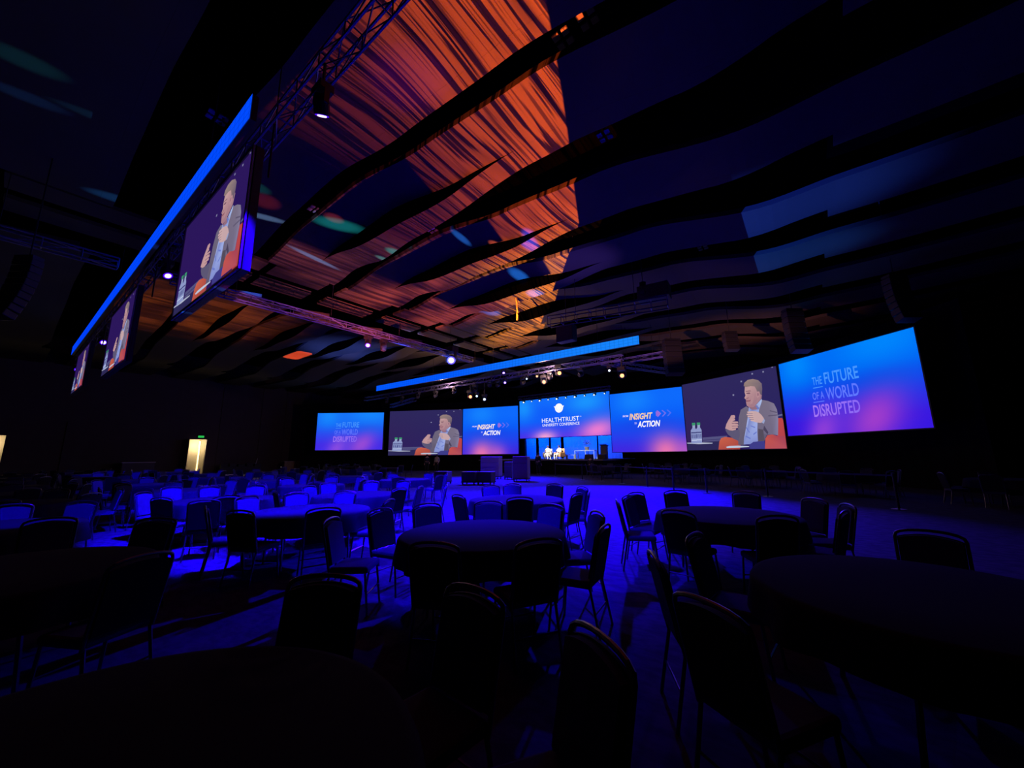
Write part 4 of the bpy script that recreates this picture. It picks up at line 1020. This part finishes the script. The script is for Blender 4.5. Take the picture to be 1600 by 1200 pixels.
FAR_T = [(-12.6, 0.3), (-16.4, 0.2), (-20.6, 0.4), (-25.2, 0.3), (-30.2, 0.5), (-36.0, 0.6),
         (-13.6, 3.1), (-17.6, 3.3), (-22.0, 3.2), (-27.0, 3.4), (-32.6, 3.3), (-39.0, 3.6),
         (-12.2, 6.0), (-16.2, 6.3), (-20.8, 6.2), (-26.0, 6.4), (-31.8, 6.6),
         (-12.0, 9.3), (-16.0, 9.6), (-20.6, 9.4), (-25.8, 9.8),
         (-20.4, 13.2), (-24.8, 13.6), (-29.8, 14.0), (-25.0, 18.0), (-30.4, 18.6), (-35.4, 19.6)]
ROWN = ['front', 'second', 'third', 'fourth', 'fifth', 'sixth']
rows = [0]*6+[1]*6+[2]*5+[3]*4+[4]*3+[5]*3
ORD = ['first', 'second', 'third', 'fourth', 'fifth', 'sixth', 'seventh', 'eighth', 'ninth', 'tenth']
cnt = {}
def ring(tx, ty, phrase, n, ti, near=False):
    global nch
    table(tx, ty, phrase, ti); used = set(); a0 = random.uniform(0, 6.28)
    for i in range(n):
        a = a0+2*math.pi*i/n+random.uniform(-.1, .1); rr = 1.2+random.uniform(-.03, .14)
        px, py = tx+math.cos(a)*rr, ty+math.sin(a)*rr
        hr = clock(tx, ty, px, py, used)
        chair((px, py, 0), math.atan2(-(tx-px), ty-py)+random.uniform(-.12, .12), "dark chair at %s o'clock of the %s" % (hr, phrase), 'banquet chairs at the distant tables', near); nch += 1
for i, (tx, ty) in enumerate(FAR_T):
    k = cnt.get(rows[i], 0); cnt[rows[i]] = k+1
    ring(tx, ty, '%s table from centre in %s left row' % (ORD[k], ROWN[rows[i]]), 7 if i in (0, 1, 6, 7, 12, 13, 17) else 6, i, False)
for i, (tx, ty, ph) in enumerate(((-11.2, 25.6, 'table right of the stage foot'), (-7.7, 27.3, 'table beneath the right insight screen'), (-5.4, 23.6, 'table behind the rope posts'), (-1.9, 22.4, 'table beneath the right speaker screen'), (1.0, 20.0, 'table beneath the far right screen'), (4.6, 18.3, 'table at the right hall side'))):
    ring(tx, ty, ph, 7, i, False)

# ------------------------------------------------------------------ rope posts
POSTS = [(868, 745), (910, 750), (940, 752), (972, 756), (1012, 762), (1053, 767), (1105, 771), (1200, 776), (1405, 796)]
pw = []
for i, (px, py) in enumerate(POSTS): pw.append(onz(px, py, 0))
for i, p in enumerate(pw):
    s = empty('rope_post', p, 'black belt barrier post, %s from the stage end of the line' % ORD[i], 'barrier post', group='belt barrier posts across the floor')
    MB().lathe([(.17, 0), (.17, .012), (.05, .03), (.03, .04)], seg=20).build('base', M['steel'], s)
    MB().tube([(0, 0, .03), (0, 0, .96)], .03, 12).build('pole', M['black'], s)
    MB().tube([(0, 0, .90), (0, 0, 1.0)], .042, 12).build('belt_head', M['black'], s)
    if i < len(pw)-1:
        q = pw[i+1]-p; b = MB(); b.quad((0, 0, .90), (q.x, q.y, .90), (q.x, q.y, .95), (0, 0, .95)); b.quad((0, .004, .95), (q.x, q.y+.004, .95), (q.x, q.y+.004, .90), (0, .004, .90))
        b.build('belt', M['black'], s)

# ------------------------------------------------------------------ carts and cases
def cart(px, py, w, d, h, label, m='linen', rz=R(20), name='linen_cart'):
    p = onz(px, py, 0); c = empty(name, p, label, 'cart', rz=rz)
    MB().box((0, 0, .16+h/2), (w, d, h)).build('body', M[m], c, bevel=.03)
    MB().box((0, 0, .145), (w*1.04, d*1.04, .05)).build('tray', M['black'], c)
    for sx in (-1, 1):
        for sy in (-1, 1):
            MB().tube([(sx*w*.42-.02, sy*d*.42, .06), (sx*w*.42+.02, sy*d*.42, .06)], .06, 12).tube([(sx*w*.42, sy*d*.42, .05), (sx*w*.42, sy*d*.42, .13)], .015, 6).build('caster', M['black'], c)
    MB().tube([(-w*.45, -d/2-.03, h*.7+.16), (-w*.45, -d/2-.1, h*.7+.16), (w*.45, -d/2-.1, h*.7+.16), (w*.45, -d/2-.03, h*.7+.16)], .015, 6).build('handle', M['steel'], c)
cart(815, 752, 0.95, 0.7, 1.35, 'tall grey covered cart on casters before the stage left side')
cart(768, 748, 1.35, 0.8, 1.35, 'wide pale covered cart left of the tall grey one')
cart(796, 749, 0.55, 0.6, 1.0, 'narrow dark cart between the two covered carts', 'case')
for i, (px, py, lab) in enumerate(((735, 757, 'black road case with blue lit lid left of the covered carts'), (760, 757, 'black road case with blue lit lid nearest the covered carts'), (692, 756, 'low black road case at the left of the case row'))):
    cart(px, py, 0.85, 0.6, 0.55, lab, 'case', R(15), 'road_case')
# counters along the left wall
for (y0, y1, z, x, lab, m) in ((6.75, 8.85, 1.25, XL+0.75, 'bluish buffet counter standing before the left wall', 'case'), (19.6, 21.2, 1.1, XL+1.2, 'small tan fronted bar counter near the left corner', 'bar')):
    c = empty('counter', (x, (y0+y1)/2, 0), lab, 'counter')
    MB().box((0, 0, z/2), (.7, y1-y0, z-.02)).build('body', M[m], c, bevel=.01); MB().box((0, 0, z+.02), (.8, y1-y0+.1, .05)).build('worktop', M['white'], c)
eq = empty('equipment_rack', (XL+1.0, 15.6, 0), 'low dark row of equipment on a bench right of the lit doorway', 'equipment')
MB().box((0, 0, .35), (.6, 3.6, .7)).build('bench', M['black'], eq)
for i in range(5): MB().box((0, -1.5+i*.75, .7+.12+.05*(i % 2)), (.45, .6, .24+.1*(i % 2))).build('device', M['black'], eq, bevel=.02)
MB().tube([(0, 1.3, .7), (.05, 1.45, 1.5)], .03, 6).build('pole', M['white'], eq)
